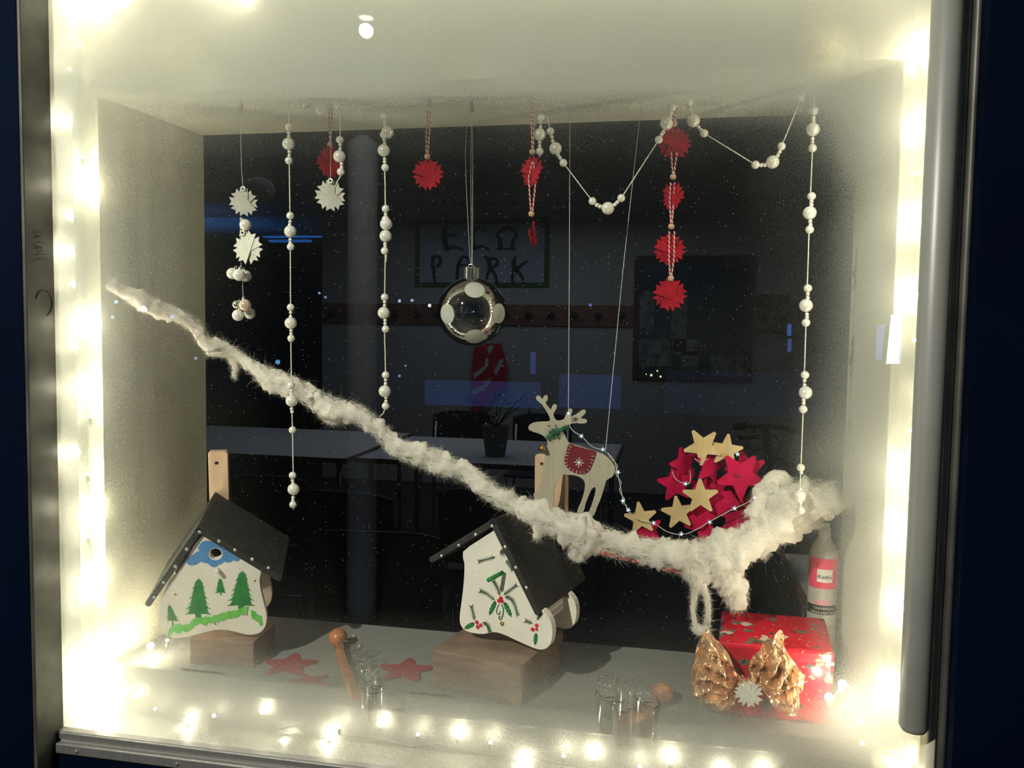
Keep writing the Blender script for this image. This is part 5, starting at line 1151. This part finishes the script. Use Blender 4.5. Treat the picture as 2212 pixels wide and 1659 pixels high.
# ------------------------------------------------------------------ fairy lights round the frame
def bulb_mesh(nm, r, mt):
    q = MB(); q.sphere((0, 0, 0), r, 8, 5); me = bpy.data.meshes.new(nm); me.from_pydata(q.v, [], q.f); me.materials.append(mt); me.polygons.foreach_set('use_smooth', [True]*len(me.polygons)); return me
BB = {'B': bulb_mesh('bulb_large', .0050, M['bulb']), 'N': bulb_mesh('bulb_medium', .0048, M['bulb_low']), 'S': bulb_mesh('bulb_small', .0022, M['bulb_dim'])}
q = MB(); q.lathe([(0, 0), (.0022, 0), (.0022, -.008), (.0008, -.010), (0, -.010)], (0, 0, 0), n=10)
SKM = bpy.data.meshes.new('socket'); SKM.from_pydata([tuple(v) for v in q.v], [], q.f); M['wire'] = mat('clear_grey_wire', (.22, .22, .18), .5, var=.2); SKM.materials.append(M['wire'])
def chain(bulbs, wire, lab, Yd=-.010):
    t = thing('fairy_light_chain', at(bulbs[0][0], bulbs[0][1], Yd), lab, 'fairy lights', 'fairy light chains')
    for b in bulbs:
        x, y, s = b[:3]; Y = b[3] if len(b) > 3 else (Yd if s != 'S' else Yd-.006)
        p = at(x, y, Y); o = place('bulb', BB[s], p, t); k = place('socket', SKM, p-np.array([0, 0, .0015]), t)
    for w_ in wire:
        q = MB(); q.tube([at(x, y, Yd+.004+.003*math.sin(i)) for i, (x, y) in enumerate(smooth_path(w_, 5))], .0007, 5); q.build('wire', M['wire'], t, smooth=True)
chain([(150,265,'B'),(178,340,'S'),(195,400,'B'),(142,467,'S'),(155,545,'B'),(154,615,'S'),(197,700,'B'),(157,752,'S'),(195,840,'B'),(195,900,'S'),(165,975,'B'),(190,1025,'S'),(208,1105,'B'),(190,1160,'S'),(213,1250,'B'),(183,1303,'S'),(172,100,'S'),(150,150,'S'),(190,20,'B')],
      [[(180,-20),(185,100),(160,265),(185,340),(192,400),(150,467),(160,545),(160,615),(190,700),(165,752),(190,840),(185,900),(172,975),(185,1025),(200,1105),(192,1160),(205,1250),(190,1303),(200,1390)]], 'warm fairy light chain up the left side of the window', -.019)
chain([(158,1400,'B'),(215,1395,'N'),(170,1450,'B'),(238,1440,'B'),(200,1480,'B'),(155,1500,'B'),(250,1492,'N'),(180,1528,'B'),(225,1525,'B'),(295,1500,'N'),(205,1430,'B')],
      [[(200,1390),(230,1420),(160,1450),(250,1470),(160,1490),(230,1528)]], 'tangle of warm fairy lights heaped in the bottom left corner')
chain([(325,1395,'B',.03),(297,1428,'S',.01),(361,1383,'S',.05)], [[(240,1480),(297,1428),(325,1398),(361,1385),(400,1378)]], 'short end of warm fairy lights on the shelf by the left wall', .02)
chain([(335,1531,'S'),(405,1556,'N'),(462,1546,'S'),(568,1535,'N'),(615,1597,'S'),(710,1590,'N'),(733,1570,'S'),(822,1562,'N'),(903,1586,'S'),(988,1587,'N'),(1060,1603,'S'),(1130,1645,'N'),(1218,1632,'S'),(1283,1632,'N'),(1382,1656,'S'),(1447,1640,'N'),(1560,1672,'N'),(1650,1668,'N')],
      [[(230,1530),(262,1536),(300,1533),(345,1549),(400,1552),(460,1555),(520,1556),(570,1570),(610,1580),(650,1588),(700,1592),(740,1588),(790,1590),(830,1598),(890,1612),(940,1606),(1000,1618),(1060,1632),(1120,1628),(1180,1642),(1250,1655),(1400,1675),(1640,1700)]], 'warm fairy light chain along the ledge at the foot of the window')
chain([(1820,1478,'B'),(1790,1506,'N'),(1826,1524,'S'),(1862,1560,'S'),(1863,1606,'S'),(1975,1640,'N'),(1940,1660,'S')], [[(1640,1700),(1780,1560),(1800,1506),(1835,1480),(1850,1540),(1870,1606),(1960,1640)]], 'warm fairy lights bunched to the right of the gift')
chain([(1985,280,'B'),(1980,375,'S'),(1980,480,'B'),(1976,640,'B'),(1975,735,'S'),(1953,1010,'B'),(1962,1078,'S'),(1946,1150,'B'),(1946,1237,'S'),(1944,1312,'B'),(1938,1485,'B'),(1985,120,'B'),(1978,850,'S'),(1968,930,'S')],
      [[(1985,-20),(1988,120),(1984,280),(1980,480),(1975,640),(1972,735),(1965,850),(1955,1010),(1955,1078),(1948,1150),(1944,1312),(1938,1485),(1960,1640)]], 'warm fairy light chain up the right side of the window', -.019)
chain([(520,-8,'B'),(250,-15,'B'),(380,-40,'N'),(700,-60,'N'),(860,-60,'N'),(1020,-70,'N'),(1180,-70,'N'),(1350,-70,'N'),(1500,-70,'N'),(1650,-60,'N'),(1800,-50,'N'),(1920,-40,'N')],
      [[(180,-30),(250,-20),(380,-44),(520,-14),(700,-64),(1020,-74),(1350,-74),(1650,-64),(1985,-30)]], 'warm fairy light chain along the head of the window')
